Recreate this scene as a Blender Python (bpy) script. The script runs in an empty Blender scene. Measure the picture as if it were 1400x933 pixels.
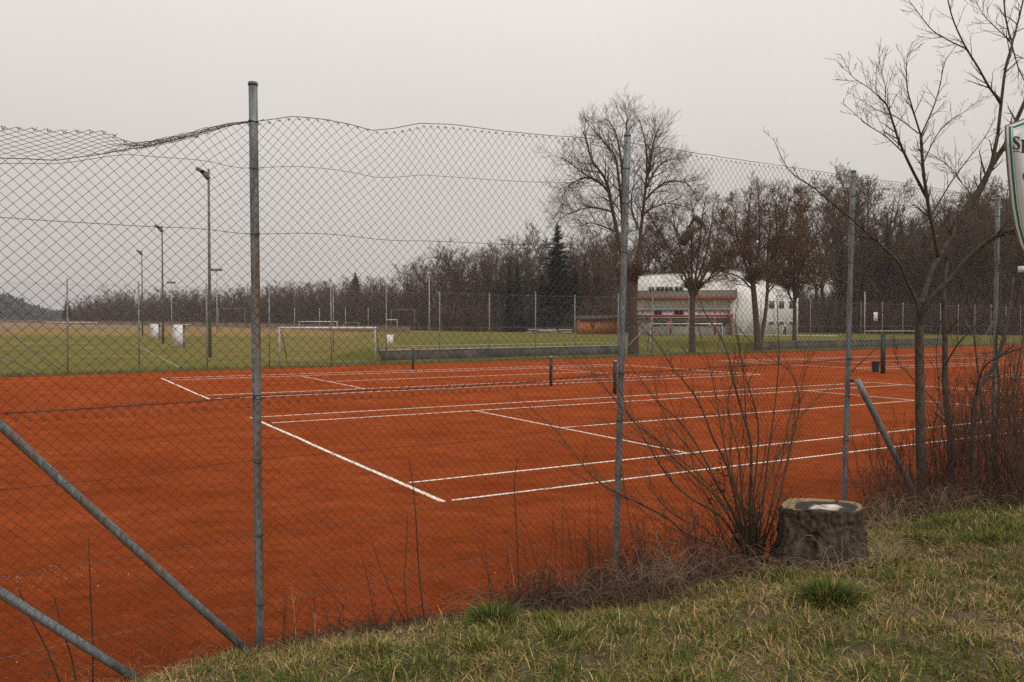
import bpy, math, random
import numpy as np
from mathutils import Vector, Matrix

# ------------------------------------------------------------------ camera, sky, sun, exposure
S = bpy.context.scene
F, CX, CY, EYE, TILT = 1117.0, 700.0, 466.5, 2.317, 0.02153      # photo pixels, eye height above the clay
cam = bpy.data.objects.new("camera", bpy.data.cameras.new("camera"))
S.collection.objects.link(cam)
cam.location = (0, 0, EYE)
cam.rotation_euler = (math.pi / 2 - TILT, 0, 0)
cam.data.sensor_width = 36.0
cam.data.lens = 36.0 * F / 1400.0
cam.data.clip_start = 0.05
cam.data.clip_end = 5000
cam.data.dof.use_dof = True
cam.data.dof.focus_distance = 8.0
cam.data.dof.aperture_fstop = 8.0
S.camera = cam

w = bpy.data.worlds.new("World"); S.world = w; w.use_nodes = True
nt = w.node_tree; nt.nodes.clear()
SUN_EL, SUN_AZ = math.radians(48), math.radians(152)
o_ = nt.nodes.new("ShaderNodeOutputWorld"); bg = nt.nodes.new("ShaderNodeBackground")
sky = nt.nodes.new("ShaderNodeTexSky"); sky.sky_type = 'NISHITA'; sky.sun_disc = False
sky.sun_elevation = SUN_EL; sky.sun_rotation = SUN_AZ; sky.dust_density = 4.0
hs = nt.nodes.new("ShaderNodeHueSaturation"); hs.inputs['Saturation'].default_value = 0.08
tc = nt.nodes.new("ShaderNodeTexCoord"); sx = nt.nodes.new("ShaderNodeSeparateXYZ")
rp = nt.nodes.new("ShaderNodeValToRGB")                          # an even overcast deck, paler towards the zenith
rp.color_ramp.elements[0].position = 0.0; rp.color_ramp.elements[0].color = (0.560, 0.520, 0.492, 1)
rp.color_ramp.elements[1].position = 1.0; rp.color_ramp.elements[1].color = (1.0, 0.97, 0.93, 1)
e_ = rp.color_ramp.elements.new(0.16); e_.color = (0.655, 0.612, 0.582, 1)
e_ = rp.color_ramp.elements.new(0.40); e_.color = (0.84, 0.80, 0.765, 1)
ns = nt.nodes.new("ShaderNodeTexNoise"); ns.inputs['Scale'].default_value = 1.6; ns.inputs['Detail'].default_value = 3
mr = nt.nodes.new("ShaderNodeMapRange"); mr.inputs['To Min'].default_value = 9.3; mr.inputs['To Max'].default_value = 11.7
vm = nt.nodes.new("ShaderNodeVectorMath"); vm.operation = 'SCALE'
mx = nt.nodes.new("ShaderNodeMix"); mx.data_type = 'RGBA'; mx.inputs[0].default_value = 0.93
L = nt.links.new
L(tc.outputs['Generated'], sx.inputs[0]); L(sx.outputs['Z'], rp.inputs[0]); L(tc.outputs['Generated'], ns.inputs['Vector'])
L(ns.outputs['Fac'], mr.inputs['Value']); L(rp.outputs['Color'], vm.inputs[0]); L(mr.outputs['Result'], vm.inputs['Scale'])
L(sky.outputs[0], hs.inputs['Color']); L(hs.outputs[0], mx.inputs[6]); L(vm.outputs[0], mx.inputs[7])
L(mx.outputs[2], bg.inputs['Color']); bg.inputs['Strength'].default_value = 0.1; L(bg.outputs[0], o_.inputs[0])

sl = bpy.data.lights.new("sun", 'SUN'); sl.energy = 1.4; sl.angle = math.radians(25); sl.color = (1.0, 0.95, 0.88)
so = bpy.data.objects.new("sun", sl); S.collection.objects.link(so)
# sun direction: azimuth measured like the sky texture's rotation
sd = Vector((math.sin(SUN_AZ) * math.cos(SUN_EL), math.cos(SUN_AZ) * math.cos(SUN_EL), math.sin(SUN_EL)))
so.rotation_euler = (-sd).to_track_quat('-Z', 'Y').to_euler()
S.view_settings.view_transform = 'Standard'; S.view_settings.look = 'None'
S.view_settings.exposure = 0.0; S.view_settings.gamma = 1.0; S.view_settings.use_curve_mapping = False
S.cycles.max_bounces = 6; S.cycles.transparent_max_bounces = 8; S.cycles.volume_bounces = 0
S.cycles.diffuse_bounces = 3; S.cycles.use_denoising = False; S.cycles.use_adaptive_sampling = False; S.cycles.sample_clamp_indirect = 3.0

R = random.Random(7)
RN = np.random.default_rng(11)
CA, SA = math.cos(TILT), math.sin(TILT)

def P(px, py, d):
    """photo pixel at depth d (metres along the view axis) -> world point"""
    xc = (px - CX) / F * d; yc = -(py - CY) / F * d
    return Vector((xc, d * CA + yc * SA, EYE - d * SA + yc * CA))

def G(px, py, z=0.0):
    a = P(px, py, 1.0) - Vector((0, 0, EYE))
    k = (z - EYE) / a.z
    return Vector((a.x * k, a.y * k, z))

def hz(py, d):      # world height of a photo row at a distance
    return P(700, py, d).z

# ------------------------------------------------------------------ mesh helpers
class MB:
    def __init__(s): s.v = []; s.t = []; s.q = []; s.n = 0; s.c = []; s.poly = []
    def add(s, v, tris=None, quads=None, col=None):
        v = np.asarray(v, float).reshape(-1, 3)
        if tris is not None and len(tris): s.t.append(np.asarray(tris, int) + s.n)
        if quads is not None and len(quads): s.q.append(np.asarray(quads, int) + s.n)
        s.v.append(v); s.n += len(v)
        if col is not None: s.c.append(np.broadcast_to(np.asarray(col, float), (len(v), 3)))
        return s
    def segs(s, P0, P1, r0, r1, n=3, col=None):
        """many straight tapered sticks at once"""
        P0 = np.asarray(P0, float).reshape(-1, 3); P1 = np.asarray(P1, float).reshape(-1, 3); m = len(P0)
        if m == 0: return s
        r0 = np.broadcast_to(np.asarray(r0, float), (m,)); r1 = np.broadcast_to(np.asarray(r1, float), (m,))
        d = P1 - P0; d /= np.linalg.norm(d, axis=1, keepdims=True) + 1e-9
        a = np.where(np.abs(d[:, 2:3]) > 0.9, np.array([[1., 0, 0]]), np.array([[0, 0, 1.]]))
        u = np.cross(d, a); u /= np.linalg.norm(u, axis=1, keepdims=True); w_ = np.cross(d, u)
        an = np.arange(n) * 2 * np.pi / n
        ring = u[:, None, :] * np.cos(an)[None, :, None] + w_[:, None, :] * np.sin(an)[None, :, None]
        A = P0[:, None] + ring * r0[:, None, None]; B = P1[:, None] + ring * r1[:, None, None]
        v = np.concatenate([A, B], 1).reshape(-1, 3)
        k = np.arange(n); base = np.stack([k, (k + 1) % n, (k + 1) % n + n, k + n], 1)
        q = (base[None] + (np.arange(m) * 2 * n)[:, None, None]).reshape(-1, 4)
        if col is not None: col = np.repeat(np.asarray(col, float).reshape(m, 3), 2 * n, 0)
        return s.add(v, quads=q, col=col)
    def tube(s, pts, rad, n=8, caps=True, col=None):
        pts = np.asarray([tuple(p) for p in pts], float); m = len(pts)
        rad = np.broadcast_to(np.asarray(rad, float), (m,))
        t = np.gradient(pts, axis=0); t /= np.linalg.norm(t, axis=1, keepdims=True) + 1e-9
        a = np.array([0, 0, 1.]) if abs(t[0][2]) < 0.9 else np.array([1., 0, 0])
        u = np.cross(t[0], a); u /= np.linalg.norm(u); us = []
        for i in range(m):
            u = u - t[i] * np.dot(u, t[i]); u /= np.linalg.norm(u) + 1e-9; us.append(u.copy())
        us = np.array(us); ws = np.cross(t, us)
        an = np.arange(n) * 2 * np.pi / n
        v = pts[:, None] + (us[:, None] * np.cos(an)[None, :, None] + ws[:, None] * np.sin(an)[None, :, None]) * rad[:, None, None]
        k = np.arange(n); base = np.stack([k, (k + 1) % n, (k + 1) % n + n, k + n], 1)
        q = (base[None] + (np.arange(m - 1) * n)[:, None, None]).reshape(-1, 4)
        v = v.reshape(-1, 3); tr = None
        if caps:
            v = np.concatenate([v, pts[:1], pts[-1:]]); c0, c1 = m * n, m * n + 1
            tr = [(c0, (i + 1) % n, i) for i in range(n)] + [(c1, (m - 1) * n + i, (m - 1) * n + (i + 1) % n) for i in range(n)]
        return s.add(v, tris=tr, quads=q, col=col)
    def box(s, c, sz, ax=None):
        """box centre c, full size sz, axes ax (3 unit vectors)"""
        ax = np.eye(3) if ax is None else np.asarray([tuple(a) for a in ax], float)
        v = [np.asarray(tuple(c)) + (ax[0] * i * sz[0] + ax[1] * j * sz[1] + ax[2] * k * sz[2]) * 0.5 for i in (-1, 1) for j in (-1, 1) for k in (-1, 1)]
        return s.add(v, quads=[(0, 1, 3, 2), (4, 6, 7, 5), (0, 4, 5, 1), (2, 3, 7, 6), (0, 2, 6, 4), (1, 5, 7, 3)])
    def prism(s, poly, depth):
        """closed outline (list of world points, planar) thickened by the vector depth"""
        n = len(poly); a = [Vector(p) for p in poly]; d = Vector(depth)
        s.poly.append((s.n, n))
        v = [tuple(p) for p in a] + [tuple(p + d) for p in a]
        q = [(i, (i + 1) % n, (i + 1) % n + n, i + n) for i in range(n)]
        return s.add(v, quads=q)
    def build(s, name, mat, parent=None, smooth=False):
        me = bpy.data.meshes.new(name)
        v = np.concatenate(s.v)
        lp = []; st = []; tot = 0
        parts = []
        if s.t: t = np.concatenate(s.t); parts.append(t)
        if s.q: q = np.concatenate(s.q); parts.append(q)
        loops = [p_.reshape(-1) for p_ in parts]; sizes = [np.full(len(p_), p_.shape[1]) for p_ in parts]
        for b, n in s.poly:
            loops += [np.arange(b + n - 1, b - 1, -1), np.arange(b + n, b + 2 * n)]; sizes += [np.array([n]), np.array([n])]
        loops = np.concatenate(loops); sizes = np.concatenate(sizes)
        me.vertices.add(len(v)); me.vertices.foreach_set("co", v.reshape(-1))
        me.loops.add(len(loops)); me.loops.foreach_set("vertex_index", loops.astype(np.int32))
        me.polygons.add(len(sizes)); starts = np.concatenate([[0], np.cumsum(sizes)[:-1]])
        me.polygons.foreach_set("loop_start", starts.astype(np.int32))
        me.update(calc_edges=True)
        if smooth: me.polygons.foreach_set("use_smooth", np.ones(len(sizes), bool))
        if s.c:
            c = np.concatenate(s.c); ca = me.color_attributes.new("Col", 'FLOAT_COLOR', 'POINT')
            ca.data.foreach_set("color", np.concatenate([c, np.ones((len(c), 1))], 1).astype(np.float32).reshape(-1))
        me.materials.append(mat); me.validate()
        o = bpy.data.objects.new(name, me); S.collection.objects.link(o)
        if parent is not None:
            o.parent = parent; o.matrix_parent_inverse = Matrix.Translation(parent.location).inverted() if parent.type == 'EMPTY' else Matrix.Identity(4)
        return o

def tag(o, label=None, cat=None, group=None, kind=None):
    if label: o['label'] = label
    if cat: o['category'] = cat
    if group: o['group'] = group
    if kind: o['kind'] = kind
    return o
def thing(name, loc, label, cat, group=None):
    o = bpy.data.objects.new(name, None); o.empty_display_size = 0.2; o.location = loc
    S.collection.objects.link(o); return tag(o, label, cat, group)
def copy_tree(root, loc, rz=0.0, sc=(1, 1, 1), label=None):
    r = root.copy(); S.collection.objects.link(r); r.location = loc; r.rotation_euler = (0, 0, rz); r.scale = sc
    if label: r['label'] = label
    for ch in list(root.children):
        c = ch.copy(); S.collection.objects.link(c); c.parent = r
    return r

# ------------------------------------------------------------------ noise for placing things
def vnoise(x, y, seed=0):
    x = np.asarray(x, float); y = np.asarray(y, float)
    xi = np.floor(x).astype(int); yi = np.floor(y).astype(int); fx = x - xi; fy = y - yi
    fx = fx * fx * (3 - 2 * fx); fy = fy * fy * (3 - 2 * fy)
    def h(a, b):
        n = np.sin(a * 127.1 + b * 311.7 + seed * 74.7) * 43758.5453
        return n - np.floor(n)
    return (h(xi, yi) * (1 - fx) + h(xi + 1, yi) * fx) * (1 - fy) + (h(xi, yi + 1) * (1 - fx) + h(xi + 1, yi + 1) * fx) * fy
def sst(a, b, x):
    t = np.clip((np.asarray(x, float) - a) / (b - a), 0, 1); return t * t * (3 - 2 * t)

# ------------------------------------------------------------------ materials
def mat(name, c1, c2=None, scale=5.0, rough=0.8, bump=0.0, bscale=None, stretch=(1, 1, 1), metal=0.0, detail=6, c3=None, c3scale=0.6, lo=0.35, hi=0.65, spec=0.3, coords='Object'):
    m = bpy.data.materials.new(name); m.use_nodes = True; n = m.node_tree; b = n.nodes["Principled BSDF"]
    b.inputs['Roughness'].default_value = rough; b.inputs['Metallic'].default_value = metal
    b.inputs['Specular IOR Level'].default_value = spec
    if c2 is None:
        b.inputs['Base Color'].default_value = (*c1, 1); 
        if not bump: return m
    tcd = n.nodes.new("ShaderNodeTexCoord"); mp = n.nodes.new("ShaderNodeMapping"); mp.inputs['Scale'].default_value = stretch
    n.links.new(tcd.outputs[coords], mp.inputs[0])
    def noise(sc, det=detail):
        t = n.nodes.new("ShaderNodeTexNoise"); t.inputs['Scale'].default_value = sc; t.inputs['Detail'].default_value = det
        t.inputs['Roughness'].default_value = 0.65; n.links.new(mp.outputs[0], t.inputs['Vector']); return t
    if c2 is not None:
        t = noise(scale); r = n.nodes.new("ShaderNodeValToRGB")
        r.color_ramp.elements[0].position = lo; r.color_ramp.elements[0].color = (*c1, 1)
        r.color_ramp.elements[1].position = hi; r.color_ramp.elements[1].color = (*c2, 1)
        n.links.new(t.outputs['Fac'], r.inputs[0]); out = r.outputs[0]
        if c3 is not None:
            t3 = noise(c3scale, 4); r3 = n.nodes.new("ShaderNodeValToRGB"); r3.color_ramp.elements[0].position = 0.5; r3.color_ramp.elements[1].position = 0.72
            n.links.new(t3.outputs['Fac'], r3.inputs[0])
            x = n.nodes.new("ShaderNodeMix"); x.data_type = 'RGBA'; n.links.new(r3.outputs[0], x.inputs[0]); n.links.new(out, x.inputs[6]); x.inputs[7].default_value = (*c3, 1); out = x.outputs[2]
        n.links.new(out, b.inputs['Base Color'])
    if bump:
        t2 = noise(bscale or scale * 3); bp = n.nodes.new("ShaderNodeBump"); bp.inputs['Strength'].default_value = bump; bp.inputs['Distance'].default_value = 0.02
        n.links.new(t2.outputs['Fac'], bp.inputs['Height']); n.links.new(bp.outputs[0], b.inputs['Normal'])
    return m
def mat_attr(name, rough=0.85, trans=0.0):
    m = bpy.data.materials.new(name); m.use_nodes = True; n = m.node_tree; b = n.nodes["Principled BSDF"]
    a = n.nodes.new("ShaderNodeVertexColor"); a.layer_name = "Col"; n.links.new(a.outputs[0], b.inputs['Base Color'])
    b.inputs['Roughness'].default_value = rough; b.inputs['Specular IOR Level'].default_value = 0.2
    return m

def mat_clay():
    m = bpy.data.materials.new("clay"); m.use_nodes = True; n = m.node_tree; b = n.nodes["Principled BSDF"]; LK = n.links.new
    b.inputs['Roughness'].default_value = 1.0; b.inputs['Specular IOR Level'].default_value = 0.0
    tcd = n.nodes.new("ShaderNodeTexCoord"); mp = n.nodes.new("ShaderNodeMapping"); mp.inputs['Rotation'].default_value = (0, 0, -0.527); mp.inputs['Scale'].default_value = (0.72, 1.0, 1)
    LK(tcd.outputs['Object'], mp.inputs[0])
    def ns_(vec, sc, det, ro=0.6):
        t = n.nodes.new("ShaderNodeTexNoise"); t.inputs['Scale'].default_value = sc; t.inputs['Detail'].default_value = det; t.inputs['Roughness'].default_value = ro; LK(vec, t.inputs['Vector']); return t.outputs['Fac']
    def ramp(f, a, c1, z, c2):
        r = n.nodes.new("ShaderNodeValToRGB"); r.color_ramp.elements[0].position = a; r.color_ramp.elements[0].color = (*c1, 1); r.color_ramp.elements[1].position = z; r.color_ramp.elements[1].color = (*c2, 1); LK(f, r.inputs[0]); return r.outputs[0]
    def mix(f, a, c, mode='MIX', fac=None):
        x = n.nodes.new("ShaderNodeMix"); x.data_type = 'RGBA'; x.blend_type = mode
        if f is None: x.inputs[0].default_value = fac
        else: LK(f, x.inputs[0])
        LK(a, x.inputs[6])
        if isinstance(c, tuple): x.inputs[7].default_value = (*c, 1)
        else: LK(c, x.inputs[7])
        return x.outputs[2]
    big = ramp(ns_(mp.outputs[0], 0.55, 5), 0.34, (0.300, 0.0600, 0.0155), 0.68, (0.405, 0.088, 0.0250))
    mid = ramp(ns_(mp.outputs[0], 2.6, 10, 0.78), 0.34, (0.66, 0.62, 0.58), 0.68, (1.25, 1.28, 1.32))
    c = mix(None, big, mid, 'MULTIPLY', 0.85)
    fine = ramp(ns_(tcd.outputs['Object'], 26, 10, 0.8), 0.34, (0.55, 0.53, 0.5), 0.66, (1.30, 1.32, 1.35))
    c = mix(None, c, fine, 'MULTIPLY', 0.75)
    spk = ramp(ns_(tcd.outputs['Object'], 190, 2), 0.69, (0, 0, 0), 0.74, (1, 1, 1))
    c = mix(spk, c, (0.34, 0.12, 0.055))
    moss = ramp(ns_(tcd.outputs['Object'], 0.9, 6, 0.7), 0.64, (0, 0, 0), 0.76, (0.6, 0.6, 0.6))
    c = mix(moss, c, (0.20, 0.085, 0.018))
    LK(c, b.inputs['Base Color'])
    bp = n.nodes.new("ShaderNodeBump"); bp.inputs['Strength'].default_value = 1.0; bp.inputs['Distance'].default_value = 0.09
    LK(ns_(mp.outputs[0], 6, 12, 0.75), bp.inputs['Height']); LK(bp.outputs[0], b.inputs['Normal'])
    return m

def mat_terrain():
    """mown green pitch near the fence, bleached meadow beyond: both are the grass' own colours"""
    m = bpy.data.materials.new("pitch_grass"); m.use_nodes = True; n = m.node_tree; b = n.nodes["Principled BSDF"]; LK = n.links.new
    b.inputs['Roughness'].default_value = 0.95; b.inputs['Specular IOR Level'].default_value = 0.1
    a = n.nodes.new("ShaderNodeVertexColor"); a.layer_name = "Col"
    tcd = n.nodes.new("ShaderNodeTexCoord")
    def ns_(sc, det):
        t = n.nodes.new("ShaderNodeTexNoise"); t.inputs['Scale'].default_value = sc; t.inputs['Detail'].default_value = det; t.inputs['Roughness'].default_value = 0.7; LK(tcd.outputs['Object'], t.inputs['Vector']); return t.outputs['Fac']
    r = n.nodes.new("ShaderNodeValToRGB"); r.color_ramp.elements[0].position = 0.3; r.color_ramp.elements[0].color = (0.6, 0.68, 0.55, 1); r.color_ramp.elements[1].position = 0.7; r.color_ramp.elements[1].color = (1.4, 1.25, 1.25, 1)
    LK(ns_(0.25, 10), r.inputs[0])
    x = n.nodes.new("ShaderNodeMix"); x.data_type = 'RGBA'; x.blend_type = 'MULTIPLY'; x.inputs[0].default_value = 0.9
    LK(a.outputs[0], x.inputs[6]); LK(r.outputs[0], x.inputs[7]); LK(x.outputs[2], b.inputs['Base Color'])
    bp = n.nodes.new("ShaderNodeBump"); bp.inputs['Strength'].default_value = 0.6; bp.inputs['Distance'].default_value = 0.08
    LK(ns_(9, 8), bp.inputs['Height']); LK(bp.outputs[0], b.inputs['Normal'])
    return m

def mat_post(name, rusty):
    m = bpy.data.materials.new(name); m.use_nodes = True; n = m.node_tree; b = n.nodes["Principled BSDF"]; LK = n.links.new
    b.inputs['Roughness'].default_value = 0.62; b.inputs['Metallic'].default_value = 0.35
    tcd = n.nodes.new("ShaderNodeTexCoord"); mp = n.nodes.new("ShaderNodeMapping"); mp.inputs['Scale'].default_value = (1, 1, 0.16); LK(tcd.outputs['Object'], mp.inputs[0])
    def ns_(v, sc, det):
        t = n.nodes.new("ShaderNodeTexNoise"); t.inputs['Scale'].default_value = sc; t.inputs['Detail'].default_value = det; t.inputs['Roughness'].default_value = 0.7; LK(v, t.inputs['Vector']); return t.outputs['Fac']
    r = n.nodes.new("ShaderNodeValToRGB"); r.color_ramp.elements[0].position = 0.32; r.color_ramp.elements[0].color = (0.075, 0.085, 0.088, 1); r.color_ramp.elements[1].position = 0.66; r.color_ramp.elements[1].color = (0.255, 0.278, 0.285, 1)
    LK(ns_(mp.outputs[0], 42, 10), r.inputs[0])
    r2 = n.nodes.new("ShaderNodeValToRGB"); r2.color_ramp.elements[0].position = 0.66 - 0.22 * rusty; r2.color_ramp.elements[1].position = 0.74 - 0.12 * rusty
    r2.color_ramp.elements[1].color = (0.9, 0.9, 0.9, 1)
    LK(ns_(mp.outputs[0], 9, 5), r2.inputs[0])
    if rusty > 0.9:                                              # a rust run down one side, starting below the upper wires
        ge = n.nodes.new("ShaderNodeNewGeometry"); dt = n.nodes.new("ShaderNodeVectorMath"); dt.operation = 'DOT_PRODUCT'; dt.inputs[1].default_value = (0.92, -0.38, 0); LK(ge.outputs['Normal'], dt.inputs[0])
        q1 = n.nodes.new("ShaderNodeMapRange"); q1.inputs['From Min'].default_value = 0.25; q1.inputs['From Max'].default_value = 0.7; LK(dt.outputs['Value'], q1.inputs['Value'])
        sp = n.nodes.new("ShaderNodeSeparateXYZ"); LK(tcd.outputs['Object'], sp.inputs[0]); q2 = n.nodes.new("ShaderNodeMapRange"); q2.inputs['From Min'].default_value = 3.1; q2.inputs['From Max'].default_value = 2.7; LK(sp.outputs['Z'], q2.inputs['Value'])
        m1 = n.nodes.new("ShaderNodeMath"); m1.operation = 'MULTIPLY'; LK(q1.outputs[0], m1.inputs[0]); LK(q2.outputs[0], m1.inputs[1])
        m2 = n.nodes.new("ShaderNodeMath"); m2.operation = 'MULTIPLY'; LK(m1.outputs[0], m2.inputs[0]); LK(r2.outputs[0], m2.inputs[1]); r2 = m2
    x = n.nodes.new("ShaderNodeMix"); x.data_type = 'RGBA'; LK(r2.outputs[0], x.inputs[0]); LK(r.outputs[0], x.inputs[6]); x.inputs[7].default_value = (0.17, 0.085, 0.03, 1)
    LK(x.outputs[2], b.inputs['Base Color'])
    bp = n.nodes.new("ShaderNodeBump"); bp.inputs['Strength'].default_value = 0.25; bp.inputs['Distance'].default_value = 0.004
    LK(ns_(tcd.outputs['Object'], 70, 6), bp.inputs['Height']); LK(bp.outputs[0], b.inputs['Normal'])
    return m

M = dict(
    clay=mat_clay(), terrain=mat_terrain(),
    line=mat("line_tape", (0.82, 0.76, 0.68), (0.50, 0.24, 0.12), 2.2, 0.7, lo=0.54, hi=0.72, detail=12), chalk=mat("worn_chalk", (0.34, 0.31, 0.20), (0.16, 0.14, 0.05), 3, 0.9),
    post=mat_post("galvanised_post", 0.25), rustpost=mat_post("rusting_post", 1.2), rustpole=mat_post("rusting_pole", 0.75), farpost=mat("far_post", (0.17, 0.165, 0.17), (0.27, 0.265, 0.27), 3.0, 0.6),
    wire=mat("fence_wire", (0.040, 0.031, 0.027), (0.075, 0.060, 0.052), 8, 0.6, metal=0.3),
    wire_rust=mat("rusty_wire", (0.050, 0.033, 0.026), (0.095, 0.065, 0.052), 8, 0.7, metal=0.2),
    wire_pale=mat("tension_wire", (0.20, 0.17, 0.15), (0.11, 0.08, 0.065), 5, 0.55, metal=0.4),
    soil=mat("bank_soil", (0.055, 0.036, 0.019), (0.13, 0.088, 0.042), 14, 0.95, 0.8, 40, c3=(0.055, 0.066, 0.016), c3scale=1.4),
    blade=mat_attr("grass_blades"),
    bark=mat("sapling_bark", (0.034, 0.027, 0.020), (0.102, 0.082, 0.058), 26, 0.85, 0.7, 60, stretch=(1, 1, 0.5), c3=(0.060, 0.056, 0.038), c3scale=3),
    twig=mat("twig_bark", (0.045, 0.030, 0.022), (0.10, 0.072, 0.05), 6, 0.8),
    bush=mat("willow_bark", (0.050, 0.031, 0.018), (0.12, 0.076, 0.042), 7, 0.75),
    redtwig=mat("red_brown_shoots", (0.060, 0.030, 0.020), (0.125, 0.068, 0.045), 7, 0.8),
    treebark=mat("old_tree_bark", (0.045, 0.029, 0.019), (0.092, 0.063, 0.043), 4, 0.9, 0.5, 12),
    crown=mat("bare_twigs", (0.072, 0.041, 0.021), (0.125, 0.077, 0.043), 0.6, 0.9),
    crown_warm=mat("warm_brown_twigs", (0.080, 0.043, 0.018), (0.145, 0.086, 0.042), 0.6, 0.9),
    needles=mat("spruce_needles", (0.014, 0.022, 0.014), (0.035, 0.048, 0.03), 1.5, 0.9),
    white=mat("white_render", (0.82, 0.81, 0.79), (0.72, 0.71, 0.68), 0.9, 0.85),
    whitepaint=mat("white_paint", (0.80, 0.79, 0.77), (0.62, 0.60, 0.56), 3, 0.5),
    red=mat("red_paint", (0.36, 0.035, 0.03), (0.28, 0.035, 0.03), 3, 0.6),
    redwood=mat("red_brown_fascia", (0.24, 0.062, 0.030), (0.16, 0.045, 0.024), 3, 0.7),
    glass=mat("dark_glass", (0.03, 0.035, 0.04), rough=0.15, spec=0.5),
    frame=mat("window_frame", (0.6, 0.59, 0.57), (0.5, 0.49, 0.47), 4, 0.6),
    rooft=mat("roof_sheet", (0.42, 0.41, 0.40), (0.32, 0.31, 0.30), 2, 0.7),
    rooftile=mat("lean_to_roof", (0.17, 0.14, 0.12), (0.11, 0.09, 0.078), 4, 0.8),
    orange=mat("orange_wood", (0.46, 0.17, 0.040), (0.33, 0.115, 0.028), 3, 0.75, stretch=(1, 1, 0.2)),
    concrete=mat("weathered_concrete", (0.062, 0.054, 0.050), (0.125, 0.113, 0.105), 1.6, 0.9, 0.4, 12, c3=(0.050, 0.044, 0.039)),
    gravel=mat("pale_gravel", (0.34, 0.315, 0.28), (0.46, 0.43, 0.39), 6, 0.95),
    lampdark=mat("lamp_mast_paint", (0.10, 0.105, 0.085), (0.15, 0.155, 0.13), 3, 0.6),
    mastgrey=mat("pale_mast", (0.42, 0.41, 0.41), (0.33, 0.32, 0.32), 3, 0.6),
    lampglass=mat("lamp_glass", (0.35, 0.33, 0.26), (0.25, 0.24, 0.19), 3, 0.3),
    green=mat("dark_green_paint", (0.018, 0.035, 0.026), (0.03, 0.05, 0.038), 8, 0.5),
    signgreen=mat("sign_green", (0.012, 0.155, 0.085), rough=0.4),
    signpale=mat("sign_pale_green", (0.30, 0.42, 0.36), rough=0.4), signwhite=mat("sign_white", (0.70, 0.70, 0.685), (0.62, 0.62, 0.60), 3, 0.4),
    signedge=mat("sign_edge", (0.16, 0.10, 0.065), (0.25, 0.17, 0.12), 8, 0.7),
    black=mat("sign_black", (0.022, 0.022, 0.026), rough=0.5),
    signred=mat("sign_red", (0.50, 0.045, 0.05), rough=0.5),
    bin=mat("bin_plastic", (0.018, 0.018, 0.028), (0.035, 0.035, 0.048), 6, 0.5),
    straw=mat("straw", (0.30, 0.215, 0.115), (0.42, 0.32, 0.19), 9, 0.9),
    dead=mat("dead_stalks", (0.032, 0.020, 0.014), (0.075, 0.048, 0.032), 9, 0.9),
    haygrass=mat("tan_reed", (0.25, 0.165, 0.10), (0.17, 0.12, 0.08), 0.5, 0.95),
    heart=mat("cut_wood_pale", (0.42, 0.36, 0.27), (0.30, 0.23, 0.15), 14, 0.9, 0.4, 60),
    bluewood=mat("distant_wood", (0.05, 0.05, 0.05), (0.08, 0.08, 0.075), 0.1, 0.95),
    logs=mat("pale_logs", (0.40, 0.34, 0.29), (0.24, 0.2, 0.17), 2, 0.9),
)

# ------------------------------------------------------------------ where things are
TH = 0.5272; OX, OY = -0.907, 10.58                     # tennis court axes, from the line crossings
EU = Vector((math.cos(TH), math.sin(TH), 0)); EV = Vector((-math.sin(TH), math.cos(TH), 0))
def court(u, v, z=0.0): return Vector((OX, OY, z)) + EU * u + EV * v
FP = [Vector((-1.80 + 2.93 * (i - 1), 5.75 + 2.0 * (i - 1), 0)) for i in range(7)]          # near fence posts
FP[1] = Vector((-1.80, 5.75, 0)); FP[2] = Vector((1.04, 7.75, 0)); FP[3] = Vector((4.02, 9.75, 0)); FP[4] = Vector((6.95, 11.75, 0)); FP[0] = Vector((-4.72, 3.75, 0)); FP[5] = Vector((9.9, 13.75, 0)); FP[6] = Vector((12.85, 15.75, 0))
FE = Vector((2.93, 2.0, 0)).normalized(); FNc = Vector((FE.y, -FE.x, 0))                     # along the fence; towards the camera
def near_t(t):
    i = max(0, min(5, int(math.floor(t)))); return FP[i].lerp(FP[i + 1], t - i)
def qdist(x, y):                                                                             # distance in front of the fence
    return (np.asarray(x) - FP[1].x) * FNc.x + (np.asarray(y) - FP[1].y) * FNc.y
def adist(x, y): return (np.asarray(x) - FP[1].x) * FE.x + (np.asarray(y) - FP[1].y) * FE.y
def bank_edge(a): return 0.10 + 0.54 * sst(0.3, 2.8, a) - 0.25 * sst(4.2, 7.5, a) + 0.14 * (vnoise(np.asarray(a) * 1.3, 3.1, 5) - 0.5)
def bank_z(x, y):
    q = qdist(x, y); a = adist(x, y); e = bank_edge(a); k = q - e
    return -0.05 + 0.055 * sst(-0.15, 0.02, k) + 0.105 * sst(0.0, 0.9, k) + 0.137 * np.maximum(k, 0) + 0.24 * sst(4.6, 9.5, a) * sst(0.1, 1.8, k) + 0.05 * (vnoise(np.asarray(x) * 1.1, np.asarray(y) * 1.1, 2) - 0.5) * sst(0, 0.8, k) + 0.055 * (vnoise(np.asarray(x) * 4.1, np.asarray(y) * 4.1, 9) - 0.5) * sst(0, 0.4, k)
def bz(x, y): return float(bank_z(x, y))

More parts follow.
